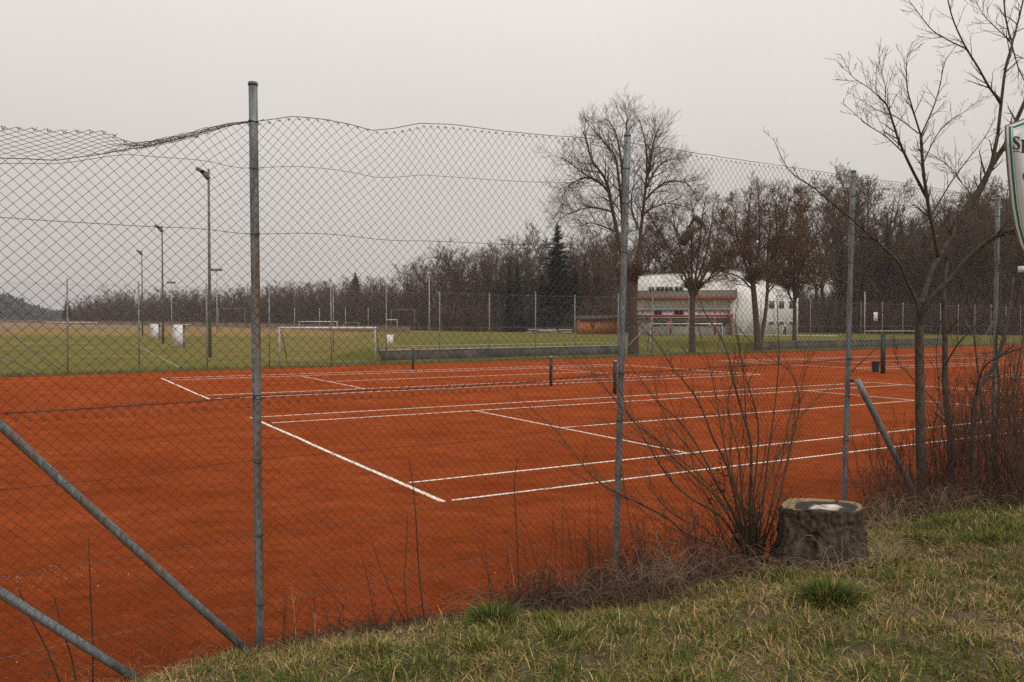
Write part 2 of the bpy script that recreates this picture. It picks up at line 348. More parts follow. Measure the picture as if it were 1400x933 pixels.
BO = Vector((4.2, 54.0, 0)); BE = Vector((0.82, 0.572, 0)).normalized(); BN = Vector((-BE.y, BE.x, 0))   # far fence line
def far(s_, b_, z=None):
    p = BO + BE * s_ + BN * b_; p.z = fz(s_, b_) if z is None else z; return p
def fz(s_, b_):
    s_ = np.asarray(s_, float); b_ = np.asarray(b_, float)
    left = 0.010 * np.maximum(b_ - 70, 0)
    left = np.minimum(left, 2.6 + 0.002 * b_)
    wall = 0.72 * sst(1.45, 1.7, b_)
    ramp = 0.72 * sst(2, 26, b_)
    inw = sst(-14.0, -13.4, s_) * (1 - sst(4.9, 5.4, s_)); inr = sst(20.3, 20.8, s_)
    gx = BO.x + BE.x * s_ + BN.x * b_; gy = BO.y + BE.y * s_ + BN.y * b_
    side = sst(-5.0, 0.6, gx + 0.1656 * gy)                    # the upper pitch ends along a low grass slope
    right = (wall * inw + (1 - inw) * ((ramp * (1 - inr)) + inr * wall * 0.95)) * side
    out = right * 1.0 + left * (1 - 0.8 * side)
    return out if out.ndim else float(out)
def far_px(px, d):
    """ground point of the far terrain under a photo column at depth d"""
    p = P(px, CY, d); r = p - BO; s_, b_ = r.dot(BE), r.dot(BN); p.z = fz(s_, b_); return p
def fline(px):
    k = (px - CX) / F; t = (k * BO.y - BO.x) / (BE.x - k * BE.y); return t        # where a photo column meets the far fence line

# ------------------------------------------------------------------ ground, clay, lines
b = MB()
b.add([(-1000, -750, -0.16), (1500, -750, -0.16), (1500, 1550, -0.16), (-1000, 1550, -0.16)], quads=[(0, 1, 2, 3)])
tag(b.build('ground', M['soil']), kind='structure')

b = MB()                                                  # the clay: a sheet from behind the near fence to the far fence
a0, a1 = -28.0, 95.0
near0 = FP[1] + FNc * 1.3; 
c1 = BO + BE * -60 + BN * -0.35; c2 = BO + BE * 90 + BN * -0.35
c3 = near0 + FE * 70; c4 = near0 + FE * -25
nu, nv = 60, 40; vv = []
for j in range(nv + 1):
    for i in range(nu + 1):
        p = c4.lerp(c3, i / nu).lerp(c1.lerp(c2, i / nu), (j / nv) ** 1.6)
        vv.append((p.x, p.y, 0.0))
b.add(vv, quads=[(j * (nu + 1) + i, j * (nu + 1) + i + 1, (j + 1) * (nu + 1) + i + 1, (j + 1) * (nu + 1) + i) for j in range(nv) for i in range(nu)])
clay = tag(b.build('clay_court', M['clay']), kind='structure')

def line_strip(p0, p1, wd):
    n_ = max(2, int((p1 - p0).length / 0.6)); d = (p1 - p0).normalized(); s_ = Vector((-d.y, d.x, 0)) * wd / 2
    b = MB(); vv = []
    for i in range(n_ + 1):
        p = p0.lerp(p1, i / n_) + Vector((-d.y, d.x, 0)) * (vnoise(i * 0.35, p0.x * 3.1, 4) - 0.5) * 0.025
        for q in (p - s_, p + s_): vv.append((q.x, q.y, 0.008))
        for q in (p + s_, p - s_): vv.append((q.x, q.y, 0.001))
    qs = []
    for i in range(n_):
        k = i * 4
        for e in range(4): qs.append((k + e, k + (e + 1) % 4, k + 4 + (e + 1) % 4, k + 4 + e))
    qs += [(3, 2, 1, 0), (n_ * 4, n_ * 4 + 1, n_ * 4 + 2, n_ * 4 + 3)]
    b.add(vv, quads=qs)
    return b.build('court_line', M['line'], clay)
GAP = 5.7; UG = 8.2
for cu, cv in ((0, 0), (0, 10.97 + GAP), (23.77 + UG, 0), (23.77 + UG, 10.97 + GAP)):
    def cl(u0, v0, u1, v1, wd=0.055): line_strip(court(cu + u0, cv + v0), court(cu + u1, cv + v1), wd)
    e = 0.03
    cl(0, -e, 0, 10.97 + e, 0.075); cl(23.77, -e, 23.77, 10.97 + e, 0.075)
    for v in (0, 1.37, 9.60, 10.97): cl(0.10 + 0.12 * R.random(), v, 23.77 - 0.10, v)
    cl(5.485, 1.37 + .05, 5.485, 9.6 - .05); cl(18.285, 1.37 + .05, 18.285, 9.6 - .05); cl(5.485 + .06, 5.485, 18.285 - .06, 5.485)
    for vv_ in (-0.914, 10.97 + 0.914):
        p = court(cu + 11.885, cv + vv_)
        if cu > 0 or (cv == 0 and vv_ < 0): continue
        t_ = thing('net_post', p, {(0, 0): 'dark green tennis net post beside the second tall fence post', }.get((cu, cv), 'dark green tennis net post standing on the far clay court'), 'net post', 'tennis net posts without nets')
        h_ = 1.07
        b = MB(); b.box(p + Vector((0, 0, h_ / 2)), (0.085, 0.085, h_), (EU, EV, Vector((0, 0, 1)))); b.build('shaft', M['green'], t_)
        b = MB(); b.box(p + Vector((0, 0, h_ + 0.012)), (0.10, 0.10, 0.024), (EU, EV, Vector((0, 0, 1)))); b.build('cap', M['frame'], t_)
        b = MB(); b.box(p + EV * (0.06 if vv_ > 0 else -0.06) + Vector((0, 0, 0.72)), (0.05, 0.05, 0.16), (EU, EV, Vector((0, 0, 1)))); b.build('winder', M['green'], t_)
np_ = [o for o in bpy.data.objects if o.name.startswith('net_post')]
for o in np_:
    r = o.location - Vector((OX, OY, 0)); u, v = r.dot(EU), r.dot(EV)
    row = 'near' if v < 13.8 else 'far'
    if u < 20: o['label'] = {True: 'dark green net post at the far side of the nearest court', False: 'dark green net post at the near side of the second court'}[v < 13.8] if 5 < v < 20 else ('dark green net post close to the court edge, below the low concrete wall' if v > 20 else 'dark green net post in the weeds at the near edge')
    else: o['label'] = 'dark green net post on the right-hand courts behind bare saplings'

# grassy bank in front of the fence
b = MB(); N1, N2 = 170, 90; av = np.linspace(-14, 24, N1); qv = np.concatenate([np.linspace(-0.25, 1.6, 46), np.linspace(1.7, 14, N2 - 46)])
A, Q = np.meshgrid(av, qv); X = FP[1].x + A * FE.x + Q * FNc.x; Y = FP[1].y + A * FE.y + Q * FNc.y
Z = bank_z(X, Y)
b.add(np.stack([X, Y, Z], -1).reshape(-1, 3), quads=[(j * N1 + i + N1, j * N1 + i + N1 + 1, j * N1 + i + 1, j * N1 + i) for j in range(N2 - 1) for i in range(N1 - 1)])
tag(b.build('grass_bank', M['soil'], smooth=True), kind='structure')

# pitches and meadow behind the far fence
sv = np.concatenate([np.linspace(-700, -60, 36), np.linspace(-58, -16, 24), [-15, -14.0, -13.7, -13.4], np.linspace(-12.8, 4.6, 14), [4.9, 5.4], np.linspace(6, 20, 10), [20.3, 20.8], np.linspace(24, 70, 14), np.linspace(80, 600, 30)])
bv = np.concatenate([[-0.5, 0, 0.7, 1.40, 1.75, 2.4], np.linspace(4, 60, 30), np.linspace(64, 240, 44), np.linspace(260, 900, 20)])
SG, BG_ = np.meshgrid(sv, bv); ZZ = fz(SG, BG_) + 0.012 + 0.10 * (vnoise(SG * 0.13, BG_ * 0.13, 3) - 0.5) * sst(8, 30, BG_)
XX = BO.x + BE.x * SG + BN.x * BG_; YY = BO.y + BE.y * SG + BN.y * BG_
dep = YY; pxx = CX + XX / np.maximum(YY, 1) * F
dry = sst(105, 150, dep + 40 * (vnoise(SG * 0.03, BG_ * 0.05, 8) - 0.5)) * (1 - sst(470, 560, pxx))
dry = np.maximum(dry, 0.55 * sst(125, 160, dep))
mead = sst(165, 215, dep + 30 * (vnoise(SG * 0.02, BG_ * 0.04, 5) - 0.5)) * (1 - sst(500, 600, pxx))
stripe = 0.35 * sst(0.62, 0.72, vnoise(SG * 0.02 + 3, BG_ * 0.09, 17)) * (1 - sst(500, 560, pxx))
col = np.zeros(SG.shape + (3,)); cg = np.array([0.132, 0.122, 0.021]); cd = np.array([0.24, 0.155, 0.042]); cm = np.array([0.225, 0.150, 0.090])
dry = np.clip(np.maximum(dry, stripe), 0, 1)[..., None]
col = cg * (1 - dry) + cd * dry; col = col * (1 - mead[..., None]) + cm * mead[..., None]
b = MB(); ns_ = len(sv)
b.add(np.stack([XX, YY, ZZ], -1).reshape(-1, 3), quads=[(j * ns_ + i, j * ns_ + i + 1, (j + 1) * ns_ + i + 1, (j + 1) * ns_ + i) for j in range(len(bv) - 1) for i in range(ns_ - 1)], col=col.reshape(-1, 3))
field = tag(b.build('sports_field', M['terrain'], smooth=True), kind='structure')

def field_strip(pts, wd, name, m, lift=0.05, parent=None):
    b = MB(); vv = []; n_ = len(pts)
    for i, p in enumerate(pts):
        d = (pts[min(i + 1, n_ - 1)] - pts[max(i - 1, 0)]).normalized(); s_ = Vector((-d.y, d.x, 0)) * wd / 2
        for q, dz in ((p - s_, lift), (p + s_, lift), (p + s_, -0.1), (p - s_, -0.1)): vv.append((q.x, q.y, p.z + dz))
    qs = [(i * 4 + e, i * 4 + (e + 1) % 4, i * 4 + 4 + (e + 1) % 4, i * 4 + 4 + e) for i in range(n_ - 1) for e in range(4)]
    b.add(vv, quads=qs); return b.build(name, m, parent)
def fpts(pa, pb, n_=14): return [far_px(pa[0] + (pb[0] - pa[0]) * i / n_, 1 / ((1 / pa[1]) + (1 / pb[1] - 1 / pa[1]) * i / n_)) for i in range(n_ + 1)]
field_strip(fpts((180, 95), (246, 42)), 0.10, 'pitch_line', M['chalk'], 0.06, field)
tag(field_strip(fpts((1040, 112), (1152, 104)), 3.0, 'gravel_path', M['gravel'], 0.09), kind='structure')
tag(field_strip(fpts((850, 118), (1040, 112)), 1.2, 'gravel_path', M['gravel'], 0.09), kind='structure')

# ------------------------------------------------------------------ near chain-link fence
fence = thing('chain_link_fence', FP[1], 'tall rusty chain-link fence with sagging top along the clay court', 'fence')
PT = {0: (3.95, 0), 1: (3.995, 0), 2: (4.10, 0.05), 3: (4.13, 0.10), 4: (4.15, 0.12), 5: (4.16, 0.12), 6: (4.16, 0.12)}
LEAN = {0: (0, 0), 1: (-0.022, 0.0), 2: (0.10, 0.02), 3: (0.085, 0.02), 4: (0.03, 0), 5: (0.0, 0), 6: (0, 0)}
def post_at(i, z):
    p = FP[i].copy(); k = (z / 4.0); p.x += LEAN[i][0] * (k - 0.5); p.y += LEAN[i][1] * k; p.z = z; return p
for i in range(7):
    b = MB(); top, z0 = PT[i]; r = 0.0305
    zs = np.linspace(-0.3, top, 9); b.tube([post_at(i, z) for z in zs], r, 16)
    po = b.build('post', M['rustpost'] if i == 1 else M['post'], fence, smooth=False)
    me = po.data; me.polygons.foreach_set("use_smooth", [len(p.vertices) == 4 for p in me.polygons])
    b = MB(); b.tube([post_at(i, top - 0.015), post_at(i, top + 0.008)], [r + 0.004, r + 0.002], 16); b.build('cap', M['post'], po)
    for hz_ in (0.33, 0.82, 1.34, 1.79, 2.94, 3.40, 3.73):
        b = MB(); c = post_at(i, hz_ + z0); ring = [(c + Vector((math.cos(a) * (r + 0.003), math.sin(a) * (r + 0.003), 0.006 * math.sin(a * 2)))) for a in np.linspace(0, 2 * math.pi, 13)]
        ring.append(ring[-1] + FNc * .02 + FE * R.uniform(-.03, .05) + Vector((0, 0, R.uniform(-.02, .03)))); b.tube(ring, 0.0026, 5, caps=False); b.build('wire_tie', M['wire_rust'], po)
def brace(p0, p1, r=0.027, name='brace_pole', m='post'):
    b = MB(); b.tube([p0.lerp(p1, k / 8) for k in range(9)], r, 14); o = b.build(name, M[m], fence)
    o.data.polygons.foreach_set("use_smooth", [len(p.vertices) == 4 for p in o.data.polygons]); return o
back = -FNc
brace(P(346, 898, 5.80), P(-670, -32, 3.95), 0.0275, m='rustpole')
brace(P(186, 928, 5.33), P(-420, 545, 4.30), 0.0285)
b3 = brace(P(1262, 700, 9.95), P(1172, 520, 9.62), 0.037)
b = MB(); b.tube([P(1177, 523, 9.62), P(1163, 520, 9.74)], 0.016, 8); b.build('bracket', M['wire_rust'], b3)

# top edge (z) and how far the loose flap has folded towards the camera, along the post index t
TOPT = [0.0, 0.45, 0.566, 0.66, 0.7345, 0.80, 0.874, 0.95, 1.0, 1.0744, 1.153, 1.21, 1.2537, 1.306, 1.37, 1.45, 1.62, 2.0, 2.2165, 2.59, 3.0, 3.3, 4.0, 5.0, 6.0]
TOPZ = [3.28, 3.28, 3.30, 3.325, 3.40, 3.47, 3.565, 3.68, 3.73, 3.80, 3.815, 3.80, 3.785, 3.825, 3.895, 3.925, 3.945, 4.03, 4.03, 4.045, 4.06, 4.09, 4.10, 4.12, 4.12]
def topz(t): return np.interp(t, TOPT, TOPZ)
def zbase(t): return np.interp(t, [0, 1, 2, 3, 6], [0.0, 0.0, 0.05, 0.10, 0.12])
def fence_xy(t):
    t = np.asarray(t, float); xs = np.interp(t, range(7), [p.x for p in FP]); ys = np.interp(t, range(7), [p.y for p in FP]); return xs, ys
def fabric(t, h):
    """rest position (t along posts, h above base, fabric 3.80 tall) -> hung position"""
    t = np.asarray(t, float); h = np.asarray(h, float); H0 = 3.76
    x, y = fence_xy(t); tz = topz(t) - zbase(t)
    flap = (1 - sst(0.69, 0.80, t))                       # left of post 1 the top has folded over
    roll = sst(0.69, 0.80, t)
    comp = np.clip((h - 2.75) / (H0 - 2.75), 0, 1)
    z_str = np.where(h <= 2.75, h, 2.75 + (tz - 2.75) * comp)
    over = np.maximum(h - tz, 0)
    zf = np.minimum(h, tz) + over * 0.22; of = over * 0.93
    zr = np.minimum(h, tz) + 0.02 * np.sin(over * 30); orr = 0.04 * (1 - np.cos(over * 22)) * (over > 0)
    m = 1 - sst(0.90, 1.0, t)
    z = z_str * (1 - m) + (zf * flap + zr * roll * (1 - flap)) / np.maximum(flap + roll * (1 - flap), 1e-6) * m
    out = (of * flap + orr * roll * m) + 0.033
    wob = 0.018 * (vnoise(t * 9, h * 2.2, 31) - 0.5) + 0.03 * (vnoise(t * 3, h * 0.9, 12) - 0.5)
    sag = 0.022 * (vnoise(t * 6, h * 1.3, 21) - 0.5)
    bulge = 0.05 * np.sin(np.pi * (t % 1)) * (vnoise(t * 1.0, h * 0.6, 44) - 0.35)
    dx = 0.02 * (vnoise(t * 4, h * 1.6, 77) - 0.5)
    # the lower-lying dip pulls the diamonds sideways
    dip = 0.06 * np.exp(-((t - 1.28) / 0.10) ** 2) * sst(2.9, 3.8, h)
    out = out + wob + bulge
    return np.stack([x + FNc.x * out + FE.x * (dx + dip), y + FNc.y * out + FE.y * (dx + dip), z + zbase(t) + sag], -1)
D = 0.0715; bay = (FP[2] - FP[1]).length
for k in range(0, 6):
    b = MB(); t0 = 0.30 if k == 0 else float(k); t1 = k + 1.0
    n_ = int(round((t1 - t0) * bay / (D / 2))); dt = (t1 - t0) / n_
    for (h0, h1, r) in ((1.74, 3.76, 0.00162), (0.04, 1.80, 0.00160)):
        m_ = int((h1 - h0) / (D / 2)); hh = h0 + np.arange(m_ + 1) * (D / 2)
        for i in range(n_):
            tt = t0 + dt * (i + 0.5 + np.where((np.arange(m_ + 1) + i) % 2 == 0, -0.5, 0.5))
            p = fabric(tt, hh); tw = np.where((np.arange(m_ + 1)) % 2 == 0, 0.0025, -0.0025)[:, None] * np.array([[FNc.x, FNc.y, 0]])
            p = p + tw + (0.009 if h0 < 1 else 0) * np.array([[FNc.x, FNc.y, 0]])
            b.segs(p[:-1], p[1:], r, r, 3)
            # knuckle: the bent tail at the top and the foot of each wire
            for e_i, up in ((0, -1), (m_, 1)):
                q = p[e_i]; j1 = R.uniform(.004, .014); j2 = R.uniform(-.012, .012); sg = -up if h0 > 1 and e_i else up
                q1 = q + np.array([FE.x * j1 - .010 * FNc.x, FE.y * j1 - .010 * FNc.y, sg * R.uniform(.010, .022)]); q2 = q1 + np.array([FE.x * .014 + j2 * FNc.x, FE.y * .014 + j2 * FNc.y, -sg * R.uniform(.004, .022)])
                b.segs([q, q1], [q1, q2], r, r, 3)
    tag(b.build('chain_link_mesh', M['wire']  if k != 0 else M['wire_rust'], fence), kind='stuff')
for (hw, r, m) in ((3.40, 0.0017, 'wire'), (2.94, 0.0019, 'wire'), (1.79, 0.0036, 'wire'), (1.34, 0.0018, 'wire'), (0.82, 0.0020, 'wire_pale'), (0.33, 0.0021, 'wire_pale')):
    for k in range(0, 6):
        t0 = 0.30 if k == 0 else float(k)
        tt = np.linspace(t0, k + 1, 25); fr = (tt - k); p = fabric(tt, np.minimum(hw, topz(tt) - zbase(tt) - .025))
        p[:, 2] += -0.030 * np.sin(np.pi * fr) * (0.6 + 0.8 * vnoise(hw * 7, k * 3.3, 6)) + 0.012 * (vnoise(tt * 9, hw * 5, 15) - 0.5) + 0.02
        p[:, :2] += np.array([[FNc.x, FNc.y]]) * 0.006
        b = MB(); b.tube([tuple(v) for v in p], r, 5); b.build('tension_wire', M[m], fence)
# top wire threaded through the last row, bundled where the mesh has rolled up
for k in range(0, 6):
    t0 = 0.30 if k == 0 else float(k); tt = np.linspace(t0, k + 1, 60); x, y = fence_xy(tt)
    p = np.stack([x + FNc.x * 0.036, y + FNc.y * 0.036, topz(tt) - 0.004 + 0.006 * (vnoise(tt * 25, tt * 0, 3) - 0.5)], -1)
    b = MB(); b.tube([tuple(v) for v in p], 0.0028, 5); b.build('tension_wire', M['wire_rust'], fence)
    if k == 0:
        b = MB()
        for s_ in range(7):
            ta = np.linspace(0.70 + 0.02 * s_, 0.99, 40); x, y = fence_xy(ta); ph = s_ * 1.1
            am = 0.016 * np.sin(np.pi * (ta - 0.7) / 0.29) + 0.003
            p = np.stack([x + FNc.x * (0.036 + am * np.sin(ta * 160 + ph)), y + FNc.y * (0.036 + am * np.sin(ta * 160 + ph)), topz(ta) + am * np.cos(ta * 160 + ph)], -1)
            b.segs(p[:-1], p[1:], 0.0016, 0.0016, 3)
        tag(b.build('rolled_mesh_edge', M['wire_rust'], fence), kind='stuff')

# ------------------------------------------------------------------ far fence, walls
ff = thing('chain_link_fence', far(0, 0, 0), 'grey wire fence on slim posts along the far edge of the clay', 'fence')
fpx = [92, 190, 283, 368, 453, 528, 601, 669, 732, 786, 845, 892, 942]
fs = [fline(x) for x in fpx] + [fline(1040), fline(1108), fline(1177)]
s0 = fs[-1]
while s0 < 66: s0 += 3.4; fs.append(s0)
s0 = fs[0]
while s0 > -46: s0 -= 3.3; fs.insert(0, s0)
for s_ in fs:
    b = MB(); p = far(s_, 0, -0.1); b.tube([p, p + Vector((R.uniform(-.02, .02), 0, 4.35 + R.uniform(-.05, .12)))], 0.036, 8); b.build('post', M['farpost'], ff, smooth=True)
b = MB(); sa = np.arange(-46, 66, 0.0849 * 1.15)
ps, pe = [], []
for s_ in sa:
    for sg in (1, -1):
        ps.append(tuple(far(s_, -0.045 if sg > 0 else -0.05, 0.03))); pe.append(tuple(far(s_ + sg * 4.1, -0.045 if sg > 0 else -0.05, 4.15)))
b.segs(ps, pe, 0.0007, 0.0007, 3); tag(b.build('chain_link_mesh', M['farpost'], ff), kind='stuff')
for hw in (0.15, 2.05, 2.1, 4.1):
    b = MB(); b.tube([tuple(far(s_, -0.055, hw - (0.04 if i % 2 else 0))) for i, s_ in enumerate(np.linspace(-46, 66, 61))], 0.0045, 4); b.build('tension_wire', M['farpost'], ff)
for s_, ds, h_ in ((fline(92), -3.3, 2.9), (fline(60), -4.6, 2.6), (fline(845), 3.2, 2.4), (fline(942), -3.0, 2.4), (fline(942), -2.0, 2.2), (fline(1340), -3.0, 2.6), (fline(1340), 3.0, 2.6)):
    b = MB(); b.tube([far(s_ - 0.05, 0.05, 0), far(s_ + ds, 0.05, h_)], 0.028, 6); b.build('brace_pole', M['farpost'], ff, smooth=True)

def wall_panels(sa, sb, h_, name, label, pl=2.5):
    t_ = thing(name, far(sa, 1.5, 0), label, 'wall'); s_ = sa
    while s_ < sb - 0.3:
        e_ = min(s_ + pl, sb); c = far((s_ + e_) / 2, 1.55, h_ / 2 - 0.05 + R.uniform(-.012, .012))
        b = MB(); b.box(c, (e_ - s_ - 0.05, 0.16, h_ + 0.1), (BE, BN, Vector((0, 0, 1)))); b.build('concrete_panel', M['concrete'], t_)
        b = MB(); b.box(far((s_ + e_) / 2, 1.55, h_ + .045), (e_ - s_ - .02, .22, .05), (BE, BN, Vector((0, 0, 1)))); b.build('coping', M['gravel'] if sa < 0 else M['concrete'], t_); s_ = e_
    return t_
lw = wall_panels(-13.4, 5.1, 0.70, 'concrete_wall', 'long low grey concrete wall below the upper pitch')
b = MB(); b.tube([far(-13.4, 1.5, 0.98), far(-5, 1.5, 0.97), far(5.1, 1.5, 0.98)], 0.024, 6); b.build('handrail', M['mastgrey'], lw)
for s_ in np.arange(-13.3, 5.2, 2.6):
    b = MB(); b.tube([far(s_, 1.44, 0.1), far(s_, 1.5, 0.98)], 0.022, 6); b.build('rail_post', M['lampdark'], lw)
wall_panels(20.6, 50.0, 0.72, 'concrete_wall', 'low concrete wall at the far right below the pale path')
def notice(s_, h0, wd, ht, label):
    p = far(s_, -0.07, h0); t_ = thing('notice_board', p, label, 'sign')
    b = MB(); b.box(p, (wd, 0.02, ht), (BE, BN, Vector((0, 0, 1)))); b.build('plate', M['whitepaint'], t_)
    b = MB()
    for k, (x, z, a, bb) in enumerate(((-.05, .10, .16, .05), (.02, .0, .22, .03), (-.03, -.12, .12, .06), (.06, -.2, .2, .03))):
        b.box(p + BE * x * wd * 2 - BN * 0.012 + Vector((0, 0, z * ht * 1.6)), (a * wd * 2, 0.006, bb * ht), (BE, BN, Vector((0, 0, 1))))
    b.build('print', M['farpost'], t_)
notice(fline(532.5), hz(464, 49), 0.40, 0.62, 'small white notice hung on the fence post by the goal')
notice(fline(1196), hz(433, 73), 0.62, 0.80, 'small white notice hung on the far fence at the right')

# ------------------------------------------------------------------ trees
def branchset(seed): return dict(rng=random.Random(seed), limbs=[], tw0=[], tw1=[], tr=[])
def grow(B, p, d, ln, r, lev, maxlev, kids, ang, up, wob, minr, seg, thick):
    rng = B['rng']; n_ = max(3, min(9, int(ln / seg) + 1)); pts = [p.copy()]; rad = [r]; d = d.normalized(); st = ln / n_
    for i in range(n_):
        d = (d + Vector((rng.gauss(0, wob), rng.gauss(0, wob), rng.gauss(0, wob * .6) + up))).normalized()
        pts.append(pts[-1] + d * st); rad.append(max(minr, r * (1 - 0.72 * (i + 1) / n_)))
    kidsfrom(B, pts, rad, ln, lev, maxlev, kids, ang, up, wob, minr, seg, thick)
def kidsfrom(B, pts, rad, ln, lev, maxlev, kids, ang, up, wob, minr, seg, thick, f0=0.25):
    rng = B['rng']; n_ = len(pts) - 1
    if lev < thick: B['limbs'].append((pts, rad))
    else:
        for i in range(n_): B['tw0'].append(tuple(pts[i])); B['tw1'].append(tuple(pts[i + 1])); B['tr'].append((rad[i], rad[i + 1]))
    if lev >= maxlev: return
    k = kids[min(lev, len(kids) - 1)]; k = max(1, int(k * rng.uniform(.8, 1.2)))
    for j in range(k):
        f = f0 + (1 - f0) * ((j + rng.random()) / k); x = f * n_; i = min(n_ - 1, int(x)); fr = x - i
        q = pts[i].lerp(pts[i + 1], fr); dr = (pts[i + 1] - pts[i]).normalized()
        ax = dr.cross(Vector((rng.gauss(0, 1), rng.gauss(0, 1), rng.gauss(0, 1)))).normalized()
        a = ang * rng.uniform(.6, 1.35); nd = dr * math.cos(a) + ax * math.sin(a)
        rr = max(minr, (rad[i] * (1 - fr) + rad[i + 1] * fr) * rng.uniform(.45, .7))
        ra = B.get('ratio', (.38, .62)); grow(B, q, nd, ln * rng.uniform(*ra) * (1.15 - 0.5 * f), rr, lev + 1, maxlev, kids, ang, up, wob, minr, seg, thick)
def tree_meshes(B, root, mt, mc, nside=7, twig_col=None):
    b = MB()
    for pts, rad in B['limbs']: b.tube(pts, rad, nside if rad[0] > 0.05 else 5, caps=False)
    b.build('trunk', mt, root, smooth=True)
    if B['tw0']:
        r = np.array(B['tr']); b = MB(); b.segs(B['tw0'], B['tw1'], r[:, 0], r[:, 1], 3); b.build('crown', mc, root)

def traced(B, poly, r0, r1, d0, d1, kids, ln, maxlev, ang, up, minr, seg, wob=0.12, f0=0.25, thick=1):
    """a limb followed from the photograph, its depth running from d0 to d1, with smaller branches grown on it"""
    n_ = len(poly); pts = [P(px, py, d0 + (d1 - d0) * i / (n_ - 1)) for i, (px, py) in enumerate(poly)]
    fin = []; m_ = 3                                        # round the corners
    for i in range(n_ - 1):
        a, c = pts[i], pts[i + 1]; pa = pts[max(i - 1, 0)]; pc = pts[min(i + 2, n_ - 1)]
        for k in range(m_):
            t = k / m_; fin.append(0.5 * ((2 * a) + (c - pa) * t + (2 * pa - 5 * a + 4 * c - pc) * t * t + (3 * a - pa - 3 * c + pc) * t ** 3))
    fin.append(pts[-1]); rr = [r0 + (r1 - r0) * (i / (len(fin) - 1)) ** 0.8 for i in range(len(fin))]
    kidsfrom(B, fin, rr, ln, 0, maxlev, kids, ang, up, wob, minr, seg, thick, f0)

# the big bare tree behind the second post
dT = 58.0; bp_ = far_px(866, dT)
T1 = thing('bare_tree', bp_, 'tallest bare tree, forked into tall bowed limbs behind a fence post', 'tree')
B = branchset(5); B['ratio'] = (.5, .85); K = dict(kids=[22, 6, 4], ln=2.7, maxlev=3, ang=0.70, up=0.05, minr=0.0060, seg=0.5, wob=0.06)
for poly, r0, r1, dd, f0 in (
    ([(866, 497), (866, 480), (866, 450), (865, 415), (863, 385)], .50, .34, 0, .99),
    ([(862, 420), (856, 370), (848, 339), (841, 304), (837, 285), (832, 259), (826, 238), (818, 224), (808, 205), (802, 177), (797, 160)], .27, .05, -2, .3),
    ([(862, 410), (857, 370), (853, 339), (850, 285), (845, 233), (841, 202), (830, 184), (818, 167), (808, 152)], .22, .04, 1.5, .3),
    ([(851, 290), (851, 238), (847, 191), (841, 160), (834, 146), (828, 138)], .15, .03, 3, .2),
    ([(852, 300), (856, 240), (857, 190), (856, 150), (858, 138)], .13, .03, -2.5, .2),
    ([(867, 425), (870, 375), (874, 340), (877, 309), (881, 273), (884, 238), (884, 198), (881, 172), (874, 139)], .26, .04, 1, .3),
    ([(884, 240), (890, 205), (893, 180), (900, 155)], .12, .03, -2, .1),
    ([(885, 254), (893, 233), (905, 214), (919, 205)], .13, .03, 2, .1),
    ([(881, 275), (896, 259), (914, 245), (936, 247), (945, 258)], .12, .025, -1.5, .1),
    ([(877, 294), (891, 285), (914, 278), (930, 282)], .10, .025, 2.5, .1),
    ([(834, 266), (820, 247), (799, 233), (778, 212), (768, 205)], .13, .025, -2, .1),
    ([(837, 290), (818, 285), (799, 285), (775, 294), (765, 300)], .11, .02, 1, .1),
    ([(831, 259), (808, 240), (787, 245), (773, 261), (768, 275)], .11, .02, -3, .1),
    ([(872, 313), (865, 290), (863, 270), (868, 240), (866, 210)], .10, .025, 2, .1),
    ([(843, 318), (825, 310), (806, 305), (790, 312)], .09, .02, 3, .1)):
    poly = [(x_, y_ if y_ > 260 else 260 - (260 - y_) * .80) for x_, y_ in poly]
    traced(B, poly, r0 * (.74 if f0 < .9 else .94), r1 * .8, dT, dT + dd, f0=f0, **K)
tree_meshes(B, T1, M['treebark'], M['crown'], 9)

def vase_tree(name, label, px, d, top, width_px, seed, mt, mc, fork=0.32, stems=6, r0=0.28, kids=(9, 8, 5), minr=0.014, group=None, ln_f=0.42, rs=.5):
    bp = far_px(px, d); B = branchset(seed); rng = B['rng']
    H = hz(top, d) - bp.z; W = width_px / F * d
    T = thing(name, bp, label, 'tree', group)
    fk = bp + Vector((rng.uniform(-.2, .2), 0, H * fork))
    B['limbs'].append(([bp - Vector((0, 0, .2)), bp + Vector((0, 0, .35)), bp.lerp(fk, .6), fk], [r0 * 1.35, r0 * 1.02, r0 * .92, r0 * .85]))
    for i in range(stems):
        a = i / stems * 2 * math.pi + rng.uniform(-.3, .3); out = W * 0.5 * (rng.uniform(.62, .95) if i % 3 else rng.uniform(.1, .4))
        tip = bp + Vector((math.cos(a) * out, math.sin(a) * out, H * (rng.uniform(.62, .80) if i % 3 else rng.uniform(.86, .97))))
        mid = fk.lerp(tip, .45) + Vector((math.cos(a) * out * .28, math.sin(a) * out * .28, 0))
        pts = []
        for k in range(8):
            t = k / 7; pts.append(fk * (1 - t) ** 2 + mid * 2 * t * (1 - t) + tip * t * t + Vector((rng.gauss(0, .08), rng.gauss(0, .08), 0)) * (k > 0))
        rad = [r0 * rs * (1 - .88 * k / 7) for k in range(8)]
        kidsfrom(B, pts, rad, (tip - fk).length * ln_f, 0, 3, kids, .72, .035, .10, minr, .6, 1, .10)
    tree_meshes(B, T, mt, mc, 8); return T
def traced_tree(name, label, base_px, d, seed, limbs, mt, mc, K, ratio=(.48, .78)):
    T = thing(name, far_px(base_px, d), label, 'tree'); B = branchset(seed); B['ratio'] = ratio
    for poly, r0, r1, dd, f0 in limbs: traced(B, poly, r0, r1, d, d + dd, f0=f0, **K)
    tree_meshes(B, T, mt, mc, 8); return T
